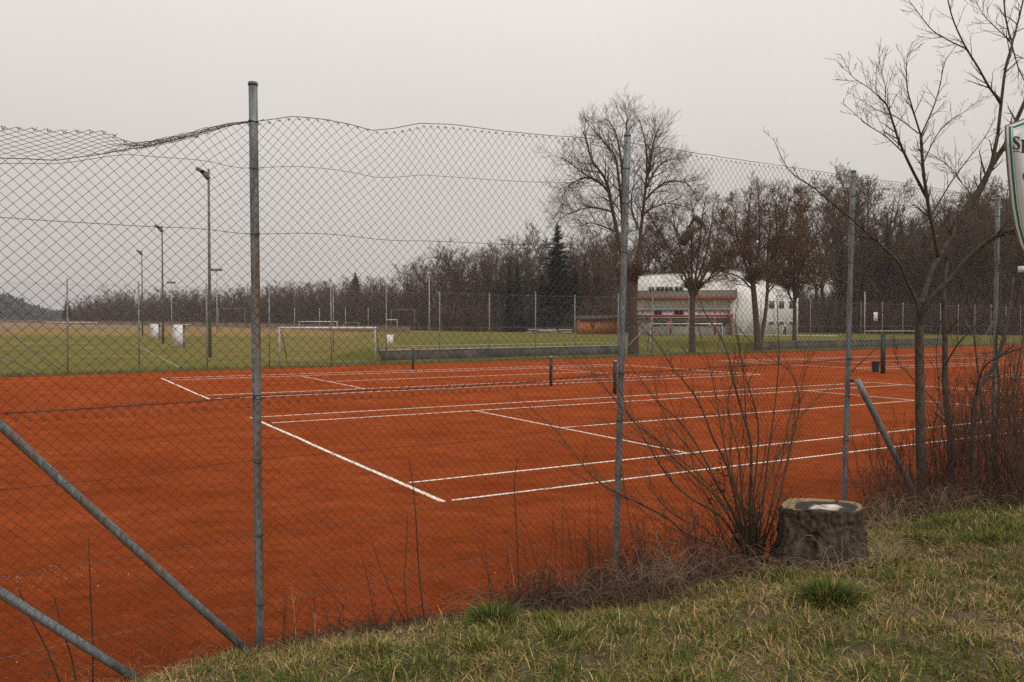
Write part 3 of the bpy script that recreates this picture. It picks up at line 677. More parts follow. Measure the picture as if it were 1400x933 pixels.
K2 = dict(kids=[20, 8, 5], ln=2.1, maxlev=3, ang=0.75, up=0.045, minr=0.0068, seg=0.5, wob=0.07)
TB = traced_tree('bare_tree', 'bare tree with snapped limb stub in front of the white balcony building', 946, 61.5, 21, (
    ([(946, 492), (946, 470), (946, 430), (947, 398)], .30, .20, 0, .99),
    ([(946, 410), (940, 388), (933, 369), (913, 336), (896, 309), (884, 288)], .12, .025, -2, .2), ([(947, 408), (946, 380), (945, 356), (946, 323), (948, 296), (944, 272)], .13, .025, 1, .2),
    ([(948, 406), (951, 380), (954, 356), (957, 323), (961, 290), (966, 268)], .12, .025, -1, .2), ([(949, 408), (956, 390), (967, 369), (977, 336), (985, 309), (990, 287)], .12, .025, 2, .2),
    ([(945, 404), (932, 380), (915, 362), (900, 350), (888, 345)], .07, .02, 2, .1), ([(950, 402), (968, 382), (985, 362), (994, 345)], .07, .02, -2, .1),
    ([(946, 390), (930, 340), (922, 305), (918, 280)], .09, .02, 2.5, .1), ([(950, 392), (966, 345), (973, 305), (975, 278)], .09, .02, -2.5, .1)), M['treebark'], M['crown'], K2)
b = MB(); b.tube([P(933, 336, 61), P(935, 328, 61), P(940, 321, 60.9), P(946, 315, 60.8), P(950, 311, 60.8)], [.16, .36, .33, .22, .10], 8); b.tube([P(941, 312, 61), P(946, 303, 60.9), P(949, 299, 60.8)], [.06, .09, .11], 7); b.tube([P(947, 298, 60.8), P(951, 298, 60.8), P(957, 302, 60.7), P(962, 307, 60.6)], [.12, .22, .20, .11], 8)
tag(b.build('limb_stub', mat("snapped_limb", (0.045, 0.030, 0.018), (0.13, 0.085, 0.045), 1.2, 0.9), TB, smooth=True), 'thick snapped limb with torn pale end')
K3 = dict(kids=[20, 8, 6], ln=2.4, maxlev=3, ang=0.75, up=0.04, minr=0.0085, seg=0.55, wob=0.07)
traced_tree('bare_tree', 'dense brown round-crowned twin-stemmed bare tree in front of the gable wall', 1037, 67, 33, (
    ([(1036, 486), (1036, 470), (1034, 440), (1031, 405), (1029, 385)], .34, .20, 0, .9), ([(1038, 478), (1042, 455), (1047, 425), (1050, 389), (1056, 353), (1066, 323), (1076, 290), (1081, 266)], .22, .03, 1, .35),
    ([(1030, 392), (1025, 340), (1023, 296), (1027, 262)], .17, .03, -1, .1), ([(1029, 386), (1016, 352), (1003, 325), (991, 303)], .13, .025, -2, .1), ([(1030, 398), (1012, 380), (992, 372), (978, 371)], .08, .02, 1, .1),
    ([(1028, 366), (1010, 330), (1005, 300), (1008, 275)], .11, .025, 2.5, .1), ([(1049, 395), (1050, 340), (1053, 306), (1047, 268)], .13, .025, 2, .1), ([(1031, 380), (1038, 335), (1038, 295), (1036, 260)], .12, .025, 3, .1),
    ([(1051, 386), (1072, 356), (1090, 340), (1100, 332)], .10, .02, -2, .1), ([(1058, 350), (1062, 315), (1060, 285), (1064, 262)], .10, .02, -2.5, .1), ([(1066, 325), (1084, 308), (1096, 290), (1100, 275)], .09, .02, 2, .1),
    ([(1027, 350), (1006, 345), (990, 345), (982, 350)], .07, .02, -3, .1)), M['treebark'], M['crown_warm'], K3)
vase_tree('bare_tree', 'brown bushy bare tree just right of the round-crowned tree', 1086, 76, 268, 74, 35, M['treebark'], M['crown_warm'], .24, 10, .20, (13, 9, 7), .013, rs=.42, ln_f=.62)

# woodland trees: a few kinds, copied
def proto(name, seed, H, kind):
    o = thing(name, (0, 0, 0), 'x', 'tree'); B = branchset(seed); rng = B['rng']
    if kind == 'slim':
        pts = [Vector((rng.gauss(0, .12) * k, rng.gauss(0, .12) * k, H * k / 9)) for k in range(10)]; rad = [.20 * (1 - .85 * k / 9) for k in range(10)]
        kidsfrom(B, pts, rad, H * .42, 0, 3, [30, 8, 6], .62, .05, .085, .013, 1.0, 1, .26)
    elif kind == 'broad':
        fk = Vector((0, 0, H * .22)); B['limbs'].append(([Vector((0, 0, -.2)), fk], [.32, .25]))
        for i in range(7):
            a = i * .9 + rng.random(); out = H * rng.uniform(.12, .36); tip = Vector((math.cos(a) * out, math.sin(a) * out, H * rng.uniform(.72, .97))); mid = fk.lerp(tip, .5) + Vector((math.cos(a), math.sin(a), 0)) * out * .3
            pts = [fk * (1 - t) ** 2 + mid * 2 * t * (1 - t) + tip * t * t for t in np.linspace(0, 1, 8)]; rad = [.17 * (1 - .85 * k / 7) for k in range(8)]
            kidsfrom(B, pts, rad, (tip - fk).length * .5, 0, 3, [10, 8, 6], .70, .04, .085, .013, 1.0, 1, .1)
    elif kind == 'bush':
        for i in range(16):
            a = rng.random() * 6.28; out = H * rng.uniform(.1, .5); base = Vector((rng.gauss(0, .5), rng.gauss(0, .5), -.1)); tip = Vector((math.cos(a) * out, math.sin(a) * out, H * rng.uniform(.6, 1)))
            pts = [base.lerp(tip, t) + Vector((0, 0, H * .12 * math.sin(t * 3.1))) for t in np.linspace(0, 1, 6)]; rad = [.07 * (1 - .75 * k / 5) for k in range(6)]
            kidsfrom(B, pts, rad, H * .5, 0, 3, [8, 6, 3], .55, .04, .08, .010, .7, 1, .05)
    return o, B
PRO = []
for i, (k, mt, mc) in enumerate((('slim', 'treebark', 'crown'), ('broad', 'treebark', 'crown'), ('slim', 'treebark', 'crown_warm'), ('broad', 'treebark', 'crown_warm'), ('broad', 'treebark', 'crown'), ('bush', 'crown', 'crown_warm'), ('bush', 'crown', 'crown'))):
    o, B = proto('bush' if k == 'bush' else 'bare_tree', 100 + i, 5.0 if k == 'bush' else 15.0, k); tree_meshes(B, o, M[mt], M[mc], 6); PRO.append((k, o))
def conifer(seed, H, name='spruce_tree', base=.06, wid=.20):
    rng = random.Random(seed); o = thing(name, (0, 0, 0), 'x', 'tree'); b = MB(); b.tube([(0, 0, -.2), (0, 0, H * .98)], [.2, .03], 6); b.build('trunk', M['treebark'], o)
    v, q = [], []; z = H * base
    rows = 62
    for j in range(rows):
        f = j / (rows - 1); z = H * (base + (1 - base) * f); L_ = H * wid * (1 - f) ** .8 + .12
        zr = z
        for i in range(int(8 + 10 * (1 - f))):
            z = zr + rng.uniform(-.25, .25)
            a = rng.random() * 6.283; l = L_ * rng.uniform(.55, 1.15); dr = Vector((math.cos(a), math.sin(a), -.28 + .45 * f)); sd_ = Vector((-math.sin(a), math.cos(a), 0))
            for s_ in range(4):
                c = Vector((0, 0, z)) + dr * l * (s_ + .5) / 4; wd = l * .26 * (1.1 - s_ * .18); k0 = len(v)
                tl = rng.uniform(-.3, .3)
                v += [tuple(c - sd_ * wd - dr * l * .14 + Vector((0, 0, -.12 - tl * wd))), tuple(c + sd_ * wd - dr * l * .1 + Vector((0, 0, -.12 + tl * wd))), tuple(c + dr * l * .2 + Vector((0, 0, .06)))]; q.append((k0, k0 + 1, k0 + 2))
    b = MB(); b.add(v, tris=q); b.build('crown', M['needles'], o); return o
CON = [conifer(300, 15.0), conifer(301, 15.0, wid=.16), conifer(302, 15.0, 'spruce_tree', .30, .24)]

def tl_depth(px): return float(np.interp(px, [-60, 100, 250, 430, 540, 620, 850, 1000, 1150, 1300, 1480], [420, 330, 300, 250, 200, 165, 150, 150, 140, 125, 115]))
def tl_top(px): return float(np.interp(px, [-60, 60, 100, 120, 160, 205, 250, 300, 340, 400, 450, 540, 562, 600, 640, 690, 715, 740, 790, 820, 900, 985, 1100, 1130, 1155, 1185, 1205, 1250, 1300, 1350, 1480],
                                       [420, 424, 412, 404, 394, 400, 390, 394, 388, 384, 382, 378, 362, 348, 340, 336, 322, 330, 330, 318, 300, 300, 284, 258, 240, 252, 310, 308, 276, 264, 254]))
grp = 'bare trees of the wood behind the pitches'; cnt = 0
ZONES = [(150, 'behind the farthest meadow goal at the left end'), (205, 'between the slimmest floodlight mast and the left end'), (262, 'behind the two white team shelters'), (318, 'behind the tallest floodlight mast'), (372, 'behind the rusty fence post'),
         (432, 'left of the far white pitch goal'), (480, 'right above the far white pitch goal'), (540, 'beside the tall net frame'), (590, 'beside the white floodlight mast'), (640, 'right of the white floodlight mast'), (700, 'between white floodlight mast and spruce'), (745, 'just left of the dark spruce'),
         (795, 'just right of the dark spruce'), (850, 'above the orange shed'), (940, 'behind the tallest bare tree and clubhouse'), (1010, 'rising over the clubhouse roof'), (1100, 'behind the gable end of the clubhouse'), (1165, 'left of the third fence post'), (1225, 'right of the third fence post'), (1290, 'behind the forked olive sapling'), (1350, 'behind the crooked sapling'), (1500, 'behind the shield sign')]
def wood_label(px, row):
    zn = next(t for x, t in ZONES if px < x)
    return ('bare brown tree fronting the wood, ', 'bare tree midway into the wood, ', 'bare tree deep in the wood, ')[row] + zn
slim = [o for k, o in PRO if k != 'bush']; bushes = [o for k, o in PRO if k == 'bush']
def place(o, px, d, top, label, group, wf=1.0, H0=15.0):
    p = far_px(px, d); H = hz(top, d) - p.z; s_ = H / H0
    c = copy_tree(o, p, R.uniform(0, 6.28), (s_ * wf, s_ * wf, s_), label); c['group'] = group; return c
for row, (sp, dd, dt) in enumerate(((17, 0, 6), (17, 14, 2), (19, 34, -2))):
    px = 92 + row * 5
    while px < 1440:
        jx = px + R.uniform(-5, 5); d = tl_depth(jx) + dd + R.uniform(-4, 4); top = tl_top(jx) + dt + (R.uniform(-8, 14) if jx > 540 else R.uniform(-3, 7))
        if (row == 0 and 860 < jx < 1100) or (row == 2 and 850 < jx < 1160 and R.random() < .75) or (1085 < jx < 1150 and row < 2 and R.random() < .5): px += sp; continue
        warm = 0
        o = R.choice(slim if not 850 < jx < 1170 else [slim[0], slim[2]]) if jx > 560 else R.choice([slim[1], slim[3], slim[4]])
        place(o, jx, d, top, wood_label(jx, row), grp, R.uniform(.9, 1.3)); cnt += 1
        px += sp * R.uniform(.8, 1.25)
for (px, d, top, i, wf) in ((762, 152, 306, 0, 1.45), (1178, 138, 300, 1, 1.0), (1212, 134, 303, 0, .8), (1229, 137, 297, 1, .9), (1196, 140, 316, 0, .9), (1244, 136, 306, 1, 1), (1264, 135, 318, 0, 1), (1150, 140, 330, 0, 1)):
    place(CON[i], px, d, top, {762: 'dark spruce rising above the bare wood behind the pitch', 1178: 'dark spruce top touching the right side of the third fence post', 1196: 'low dark spruce top in the dip right of the third fence post', 1212: 'narrow dark spruce top midway between third fence post and olive sapling',
        1229: 'tallest dark spruce top left of the olive sapling trunk', 1244: 'dark spruce top close beside the olive sapling trunk', 1264: 'low dark spruce top directly behind the olive sapling fork', 1150: 'low dark spruce top left of the third fence post'}[px], 'spruces in the wood', wf)
place(CON[2], 486, 262, 373, 'dark green pine crown rising over the far bare wood', 'spruces in the wood', 1.2)
place(CON[2], 92, 330, 408, 'dark conifer at the left end of the far wood', 'spruces in the wood', 1.0)
for (px, d, top) in ((707, 154, 352), (786, 152, 356), (696, 150, 360), (800, 156, 348)):        # ivy-clad trunks read as dark columns
    place(CON[1], px, d, top, {696: 'ivy-clad dark tree column farthest left of the spruce', 707: 'taller ivy-clad dark tree column left of the spruce', 786: 'taller ivy-clad dark tree column right of the spruce', 800: 'ivy-clad dark tree column above the orange shed'}[px], 'ivy-clad trees in the wood', .8)
for px in range(545, 1440, 30):
    if 850 < px < 1060: continue
    if 1080 < px < 1150: continue
    place(R.choice(bushes), px + R.uniform(-8, 8), tl_depth(px) - 6, R.uniform(408, 424), 'leafless bush at the foot of the wood, ' + next(t for x, t in ZONES if px < x), 'leafless bushes along the wood edge', 1.6, 5.0)
for k, o in PRO: 
    for c in list(o.children): bpy.data.objects.remove(c)
    bpy.data.objects.remove(o)
for o in CON:
    for c in list(o.children): bpy.data.objects.remove(c)
    bpy.data.objects.remove(o)

# the wood's interior: countless thin stems and twigs
def thicket(name, pxa, pxb, n_, dd0, dd1, frac0, frac1, r, m, label, lean=.35):
    px = RN.uniform(pxa, pxb, n_); d = np.array([tl_depth(x) for x in px]) + RN.uniform(dd0, dd1, n_)
    a, bq, rr = [], [], []
    for x, dep_ in zip(px, d):
        p = far_px(float(x), float(dep_)); H = (hz(tl_top(float(x)), float(dep_)) - p.z) * R.uniform(frac0, frac1) * (1 - .45 * float(sst(1085, 1105, x) * (1 - sst(1135, 1155, x)))) * (1 - .35 * float(sst(855, 870, x) * (1 - sst(990, 1010, x))))
        z0 = R.random() ** 1.5 * H * .7; l = R.uniform(1.2, 3.2)
        q = p + Vector((0, 0, z0)); a.append(tuple(q)); bq.append(tuple(q + Vector((R.gauss(0, lean), R.gauss(0, lean), 1)).normalized() * min(l, H - z0 + .3))); rr.append(r * R.uniform(.6, 1.3))
    b = MB(); rr = np.array(rr); b.segs(a, bq, rr, rr * .4, 3); return tag(b.build(name, m, ), label, 'undergrowth', kind='stuff')
thicket('undergrowth', 90, 560, 34000, 0, 45, .45, .90, .055, M['crown'], 'brown twiggy undergrowth filling the far wood')
thicket('undergrowth', 545, 1450, 62000, -4, 42, .30, .74, .026, M['crown'], 'brown twiggy undergrowth in the wood behind the pitch')
thicket('undergrowth', 900, 1450, 26000, -8, 30, .25, .66, .024, M['crown_warm'], 'warm brown undergrowth in the right-hand wood')
# very far wooded rise at left
b = MB(); rng = random.Random(3)
a, c, r = [], [], []
for i in range(5200):
    px = rng.uniform(-60, 150); d = rng.uniform(560, 720); top = float(np.interp(px, [-60, 0, 30, 50, 70, 100, 150], [396, 401, 408, 420, 424, 428, 430])) + rng.uniform(-3, 8)
    p = far_px(px, d); H = max(3, hz(top, d) - p.z); z = H * rng.random() ** .8
    q = p + Vector((0, 0, z * .85)); a.append(tuple(q)); c.append(tuple(q + Vector((rng.gauss(0, .25), rng.gauss(0, .25), 1)).normalized() * H * .2)); r.append(rng.uniform(.5, 1.1))
b.segs(a, c, np.array(r), np.array(r) * .3, 3); tag(b.build('distant_wood', M['bluewood']), 'blue-grey distant wood at the left horizon', 'wood', kind='stuff')
# tan reeds and rough meadow in front of the wood at left
a, c, r = [], [], []
for i in range(9000):
    px = rng.uniform(-40, 560); d = tl_depth(px) - rng.uniform(2, 60); p = far_px(px, d); a.append(tuple(p)); c.append(tuple(p + Vector((rng.gauss(0, .2), rng.gauss(0, .2), rng.uniform(.5, 1.3))))); r.append(rng.uniform(.03, .09))
b = MB(); b.segs(a, c, np.array(r), np.array(r) * .2, 3); tag(b.build('dry_reeds', M['haygrass']), 'tan dry reeds in front of the far wood', 'reeds', kind='stuff')

# ------------------------------------------------------------------ clubhouse
def building():
    d0 = 112.0; base = far_px(1000, d0); z0 = base.z - 0.15
    t_ = thing('clubhouse', base, 'white two-storey clubhouse with red balcony beam behind bare trees', 'building')
    cnr = Vector((base.x, base.y, 0))
    lx = (far_px(866, d0 + 2) - cnr); lx.z = 0; lx.normalize()      # along the long front, to the left
    rx = (far_px(1091, d0 + 7.5) - cnr); rx.z = 0; rl = rx.length; rx.normalize()     # along the gable wall, to the right
    nl = Vector((lx.y, -lx.x, 0)); nl = nl if nl.y < 0 else -nl; nr = Vector((rx.y, -rx.x, 0)); nr = nr if nr.y < 0 else -nr
    UP = Vector((0, 0, 1)); ll = 13.8
    def at(a, h): return cnr + lx * a + UP * (z0 + h)
    def atr(a, h): return cnr + rx * a + UP * (z0 + h)
    topL = hz(377, d0) - z0; topM = hz(371, d0) - z0; eaveR = hz(402, d0 + 7) - z0
    # main hall: gable wall with sloping top, thickened
    b = MB(); poly = [atr(0, -.3), atr(rl, -.3), atr(rl, eaveR), atr(1.05, topM), atr(.85, topM - .05), atr(.85, hz(397, d0) - z0), atr(0, hz(404, d0) - z0)]; b.prism(poly, -nr * 0.35); b.build('gable_wall', M['white'], t_)
    b = MB(); b.prism([atr(.95, topM + .22), atr(rl + .35, eaveR + .12), atr(rl + .35, eaveR - .02), atr(.95, topM + .08)], -nr * 13 + nr * .2); b.build('roof', M['rooft'], t_)
    hb = -nl * .6
    b = MB(); b.prism([at(-.5, 3.6) + hb + nl * .15, at(ll, 3.6) + hb + nl * .15, at(ll, topL + .04) + hb + nl * .15, at(-.5, topM + .01) + hb + nl * .15], -nl * .3); b.build('upper_wall', M['white'], t_)
    b = MB(); b.prism([at(-.7, topM + .02) + hb + nl * .17, at(ll + .2, topL + .05) + hb + nl * .17, at(ll + .2, topL + .17) + hb + nl * .17, at(-.7, topM + .14) + hb + nl * .17], -nl * 9); b.build('hall_roof', M['rooft'], t_)
    def window(c, wd, ht, ax, n_, panes=2, nm='window'):
        b = MB(); b.box(c + n_ * .03, (wd + .14, .10, ht + .14), (ax, n_, UP)); w_ = b.build(nm, M['frame'], t_)
        for i in range(panes):
            b = MB(); pw = wd / panes; b.box(c + ax * (-wd / 2 + pw * (i + .5)) + n_ * .085, (pw - .09, .03, ht), (ax, n_, UP)); b.build('pane', M['glass'], w_)
    def dpx(px): return (far_px(px, d0) - cnr).dot(lx)
    for px in (891, 903, 915, 929): window(at(dpx(px), hz(395.5, d0 + 3) - z0) + hb + nl * .15, 1.15 if px > 893 else .7, .55, lx, nl)
    # lean-to wing: balcony storey and ground storey
    hE = hz(407, d0) - z0; hT = hz(399, d0 + 3) - z0; hB = hz(432, d0) - z0
    b = MB(); bw = at(ll / 2, hE / 2 - .2) - nl * .95
    b.box(bw, (ll, .25, hE + .3), (lx, nl, UP)); b.build('balcony_wall', M['white'], t_)
    b = MB(); b.prism([at(-.55, hE) + nl * .5, at(-.55, hE + .16) + nl * .5, at(-.55, hT + .16) - nl * .5, at(-.55, hT) - nl * .5], lx * (ll + 1)); b.build('lean_to_roof', M['rooftile'], t_)
    b = MB(); b.box(at(ll / 2, hE - .1) + nl * .56, (ll + 1.1, .06, .46), (lx, nl, UP)); b.build('fascia', M['redwood'], t_)
    b = MB(); b.prism([at(-.62, hE - .30) + nl * .6, at(-.62, hE + .34) + nl * .6, at(-.62, hT + .36) - nl * .45, at(-.62, hT - .25) - nl * .45], lx * -.10); b.build('verge_board', M['redwood'], t_)
    b = MB(); b.box(at(ll / 2, hB - .35) - nl * .45, (ll, 2.0, .16), (lx, nl, UP)); b.build('balcony_floor', M['concrete'], t_)
    b = MB(); b.box(at(ll / 2, hB - .02) + nl * .6, (ll + .3, .14, .36), (lx, nl, UP)); b.build('balcony_beam', M['red'], t_)
    for px in (890, 917, 977, 999):
        b = MB(); b.box(at(dpx(px), (hB - .3) / 2) + nl * .55, (.26, .26, hB - .3), (lx, nl, UP)); b.build('balcony_post', M['red'], t_)
    for px in (879, 934, 977):
        b = MB(); b.box(at(dpx(px), (hB + hE) / 2 + .05) + nl * .50, (.14, .14, hE - hB - .3), (lx, nl, UP)); b.build('roof_post', M['orange'], t_)
    for px in (873, 900, 928, 957, 985):
        b = MB(); b.box(at(dpx(px), hB + .95) + nl * .56, (2.6, .05, .06), (lx, nl, UP)); b.build('rail_bar', M['frame'], t_)
    hw = hz(417, d0) - z0
    for px, wd, ht, nm, dz in ((875, .9, 1.1, 'window', 0), (900, 1.0, 2.0, 'door', -.45), (914, .5, .8, 'window', .1), (929, 1.2, 2.0, 'door', -.45), (958, .9, 1.1, 'window', 0), (971, 1.0, 1.1, 'window', 0), (988, .9, 1.2, 'window', 0)):
        window(at(dpx(px), hw + dz) - nl * .82, wd, ht, lx, nl, 2, nm)
    for px in (903, 930, 960, 984): window(at(dpx(px), hz(443, d0) - z0) - nl * .82, 1.8, .55, lx, nl, 2)
    # outside stair at the left end
    b = MB()
    for i in range(9): b.box(at(dpx(884) + i * .28, hB - .2 - i * .28) + nl * 1.0, (.3, 1.0, .28), (lx, nl, UP))
    b.build('staircase', M['concrete'], t_)
    def rpx(px): return (P(px, 466, d0 + 7.5 * (px - 1000) / 91.) - P(1000, 466, d0)).dot(rx)
    for px in (1053.5, 1067, 1081.5):
        dq = d0 + 7.5 * (px - 1000) / 91.
        window(atr(rpx(px), hz(416.5, dq) - z0) + nr * .0, 1.05, .95, rx, nr, 2); window(atr(rpx(px), hz(441.5, dq) - z0), 1.0, .42, rx, nr, 2)
    window(atr(rpx(1071.5), hz(454, d0 + 6) - z0), .8, 1.6, rx, nr, 1, 'door')
    # what stands before the ground floor
    return t_, at, nl, lx, UP, dpx
CH, at_, nl_, lx_, UP_, dpx_ = building()

def shed():
    p = far_px(818, 124); t_ = thing('wooden_shed', p, 'low orange-brown wooden shed at the edge of the wood', 'shed'); ax = Vector((1, .12, 0)).normalized(); n_ = Vector((ax.y, -ax.x, 0)); UP = Vector((0, 0, 1))
    for i in range(16):
        b = MB(); b.box(p + ax * (-2.93 + .39 * i) + UP * (1.0) + n_ * 1.5, (.37, .05, 2.3 + .0 * i), (ax, n_, UP)); b.build('board', M['orange'], t_)
    b = MB(); b.box(p + UP * 1.0, (6.2, 2.9, 2.2), (ax, n_, UP)); b.build('body', M['orange'], t_)
    b = MB(); b.prism([p + ax * -3.4 + UP * 2.15 + n_ * 1.9, p + ax * 3.4 + UP * 2.25 + n_ * 1.9, p + ax * 3.4 + UP * 2.42 + n_ * 1.9, p + ax * -3.4 + UP * 2.32 + n_ * 1.9], -n_ * 3.8 + UP * .5); b.build('roof', M['treebark'], t_)
    b = MB(); b.box(p + ax * -1.2 + UP * 1.35 + n_ * 1.54, (.5, .06, .8), (ax, n_, UP)); b.build('window', M['glass'], t_)
shed()
for i, (px, n_) in enumerate(((738, 7), (764, 9))):
    p = far_px(px, 134); t_ = thing('log_pile', p, 'pile of pale logs left of the orange shed' if i else 'smaller pale log pile farther from the orange shed', 'log pile')
    for k in range(n_):
        c = p + Vector((R.uniform(-1.6, 1.6), R.uniform(-.4, .4), .14 + .22 * (k % 3))); b = MB(); a = Vector((1, R.uniform(-.4, .4), R.uniform(-.05, .05))) * R.uniform(.6, 1.2)
        b.tube([c - a, c + a], [.16, .13], 7); b.build('log', M['logs'], t_)

# ------------------------------------------------------------------ pitch furniture
def goal(pl, pr, d, ybar, label, depth=1.5, m='whitepaint', r=0.055, dr=None, back_h=1.0, dk=False, stays=True, cat='goal'):
    a = far_px(pl, d); c = far_px(pr, d if dr is None else dr); H = hz(ybar, d) - a.z
    t_ = thing('football_goal' if cat == 'goal' else 'ball_net_frame', a.lerp(c, .5), label, cat); UP = Vector((0, 0, H)); ax = (c - a); ax.z = 0; ax.normalize(); n_ = Vector((-ax.y, ax.x, 0))
    for p in (a, c):
        b = MB(); b.tube([p - Vector((0, 0, .05)), p + UP], r, 7); b.build('goal_post' if cat == 'goal' else 'upright', M['mastgrey' if cat == 'goal' else m], t_, smooth=True)  # goal posts greyer than the crossbar: their shading is put into the colour
    b = MB(); b.tube([a + UP - ax * r, c + Vector((0, 0, H + a.z - c.z)) + ax * r], r, 7); b.build('crossbar', M[m], t_, smooth=True)
    if stays:
        for p in (a, c):
            b = MB(); b.tube([p + UP * .97, p + n_ * depth * .35 + UP * .8, p + n_ * depth + Vector((0, 0, .03))], r * .5, 5); b.build('stay', M['farpost'], t_, smooth=True)
        b = MB(); b.tube([a + n_ * depth + Vector((0, 0, .05)), c + n_ * depth + Vector((0, 0, .05))], r * .5, 5); b.build('ground_bar', M['farpost'], t_, smooth=True)
    return t_
goal(382, 513, 46.5, 448.5, 'large white football goal standing just behind the wire fence', 1.6)
goal(889, 987, 64, 443, 'white football goal in front of the balcony building', 1.4)
goal(409, 461, 158, 440, 'white goal at the far end of the green pitch', 1.8, r=.075)
goal(528, 543, 160, 437.5, 'narrow white goal on the upper pitch seen from the side', 1.6, r=.075)
goal(62, 132, 190, 441, 'white goal far away at the dry meadow edge', 1.8, r=.07)
goal(535, 567, 170, 423.5, 'tall thin ball-net frame behind the upper pitch', r=.05, m='farpost', stays=False, cat='net frame')
goal(299, 335, 200, 422, 'tall thin ball-net frame before the far wood', r=.06, m='farpost', stays=False, cat='net frame')
goal(470, 491, 175, 441.5, 'pale low rail frame right of the far goal', r=.06, m='farpost', stays=False, cat='net frame')

def dugout(px, d, yt, wpx, label):
    p = far_px(px, d); H = hz(yt, d) - p.z; wd = wpx / F * d; t_ = thing('team_shelter', p, label, 'shelter', 'white team shelters by the pitch')
    ax = Vector((1, 0, 0)); dv = (Vector((p.x, p.y, 0)).normalized() + Vector((.10, 0, 0))).normalized() * 3.0; UP = Vector((0, 0, 1))
    prof = [(-.5, 0), (-.5, .90), (-.46, .96), (-.36, .99), (-.1, 1.0), (.5, .99), (.5, 0)]
    for k in (0, 1):
        b = MB(); b.prism([p + ax * x * wd + UP * z * H + dv * k for x, z in prof], Vector((0, .06, 0))); b.build('side_panel', M['whitepaint'], t_)
    b = MB()
    shell = [(-.52, 0), (-.52, .91), (-.47, .98), (-.37, 1.01), (-.1, 1.02), (.5, 1.01), (1.05, 1.04)]
    for (x0, zz0), (x1, zz1) in zip(shell[:-1], shell[1:]):
        b.add([p + ax * x0 * wd + UP * zz0 * H, p + ax * x1 * wd + UP * zz1 * H, p + ax * x1 * wd + UP * zz1 * H + dv, p + ax * x0 * wd + UP * zz0 * H + dv,
               p + ax * (x0 + .03) * wd + UP * (zz0 - .02) * H, p + ax * (x1 + .03) * wd + UP * (zz1 - .02) * H, p + ax * (x1 + .03) * wd + UP * (zz1 - .02) * H + dv, p + ax * (x0 + .03) * wd + UP * (zz0 - .02) * H + dv],
              quads=[(0, 1, 2, 3), (7, 6, 5, 4), (0, 4, 5, 1), (3, 2, 6, 7), (1, 5, 6, 2), (0, 3, 7, 4)])
    b.build('shell', M['whitepaint'], t_)
    b = MB(); b.box(p + ax * .0 + UP * .45 + dv * .5, (wd * .4, 2.6, .06)); b.build('bench', M['orange'], t_)
dugout(243, 78, 444.5, 13.5, 'larger white team shelter, nearer the clay, right of the other')
dugout(211, 112, 443.5, 11, 'smaller white team shelter farther back on the pitch edge')

def mast(px, d, top, label, m, r, head, face=-1):
    p = far_px(px, d); H = hz(top, d) - p.z; t_ = thing('floodlight_mast', p, label, 'floodlight', 'floodlight masts around the pitches'); UP = Vector((0, 0, 1))
    b = MB(); b.tube([p - UP * .1, p + UP * H * .5, p + UP * H], [r * 1.25, r, r * .7], 8); b.build('mast', M[m], t_, smooth=True)
    if head == 'angled':
        for k, (dx, dz, tl) in enumerate(((-.42, -.15, .5), (-.18, -.42, .9))):
            c = p + UP * (H + dz) + Vector((dx * 1.1, -.05, 0)); a = Vector((math.cos(tl), 0, -math.sin(tl))); n_ = Vector((math.sin(tl), 0, math.cos(tl)))
            b = MB(); b.box(c, (.62, .48, .24), (a, Vector((0, 1, 0)), n_)); hd = b.build('lamp_head', M['lampdark'], t_)
            b = MB(); b.box(c - n_ * .105, (.48, .36, .02), (a, Vector((0, 1, 0)), n_)); b.build('lamp_glass', M['lampglass'], hd)
        b = MB(); b.tube([p + UP * (H - .45), p + UP * (H - .1) + Vector((-.5, 0, 0))], .03, 5); b.build('bracket_arm', M['lampdark'], t_)
    else:
        wd = {'wide': 2.0, 'small': .9}[head]
        b = MB(); b.box(p + UP * (H + .05), (wd, .1, .1)); b.build('cross_arm', M[m], t_)
        for k in range(3 if head == 'wide' else 2):
            x = (k - (1 if head == 'wide' else .5)) * wd * .4; b = MB(); b.box(p + UP * (H + .28) + Vector((x, -.12, 0)), (wd * .33, .22, .42), (Vector((1, 0, 0)), Vector((0, .9, -.43)), Vector((0, .43, .9)))); b.build('lamp_head', M[m if head == 'small' else 'lampdark'], t_)
mast(287, 55, 232, 'tallest dark floodlight mast just behind the wire fence', 'lampdark', .10, 'angled')
mast(223, 92, 309, 'dark floodlight mast behind the white shelters', 'lampdark', .11, 'angled')
mast(195, 130, 343, 'dark slim floodlight mast leftmost of the row', 'lampdark', .10, 'angled')
mast(235, 205, 388, 'pale floodlight mast with wide head before the far wood', 'mastgrey', .11, 'wide')
mast(297, 165, 371, 'pale floodlight mast with wide head right of the tallest mast', 'mastgrey', .11, 'wide')
mast(587, 150, 376, 'white floodlight mast standing before the dense middle wood', 'mastgrey', .11, 'small')
t_ = None
for i, px in enumerate((403, 437, 472.5, 503.5)):
    p = far_px(px, 185); H = hz(421, 185) - p.z; q = thing('net_pole', p, 'slim pale pole of the row behind the far goal', 'pole', 'slim poles behind the far goal')
    b = MB(); b.tube([p, p + Vector((0, 0, H))], .07, 6); b.build('shaft', M['mastgrey'], q); b = MB(); b.tube([p + Vector((0, 0, H)), p + Vector((0, 0, H + .06))], .09, 6); b.build('cap', M['farpost'], q)
p = far_px(456, 62); q = thing('lamp_pole', p, 'slim grey pole beside the fence post by the large goal', 'pole'); b = MB(); b.tube([p, p + Vector((0, 0, hz(391, 62)))], .045, 7); b.build('shaft', M['farpost'], q)
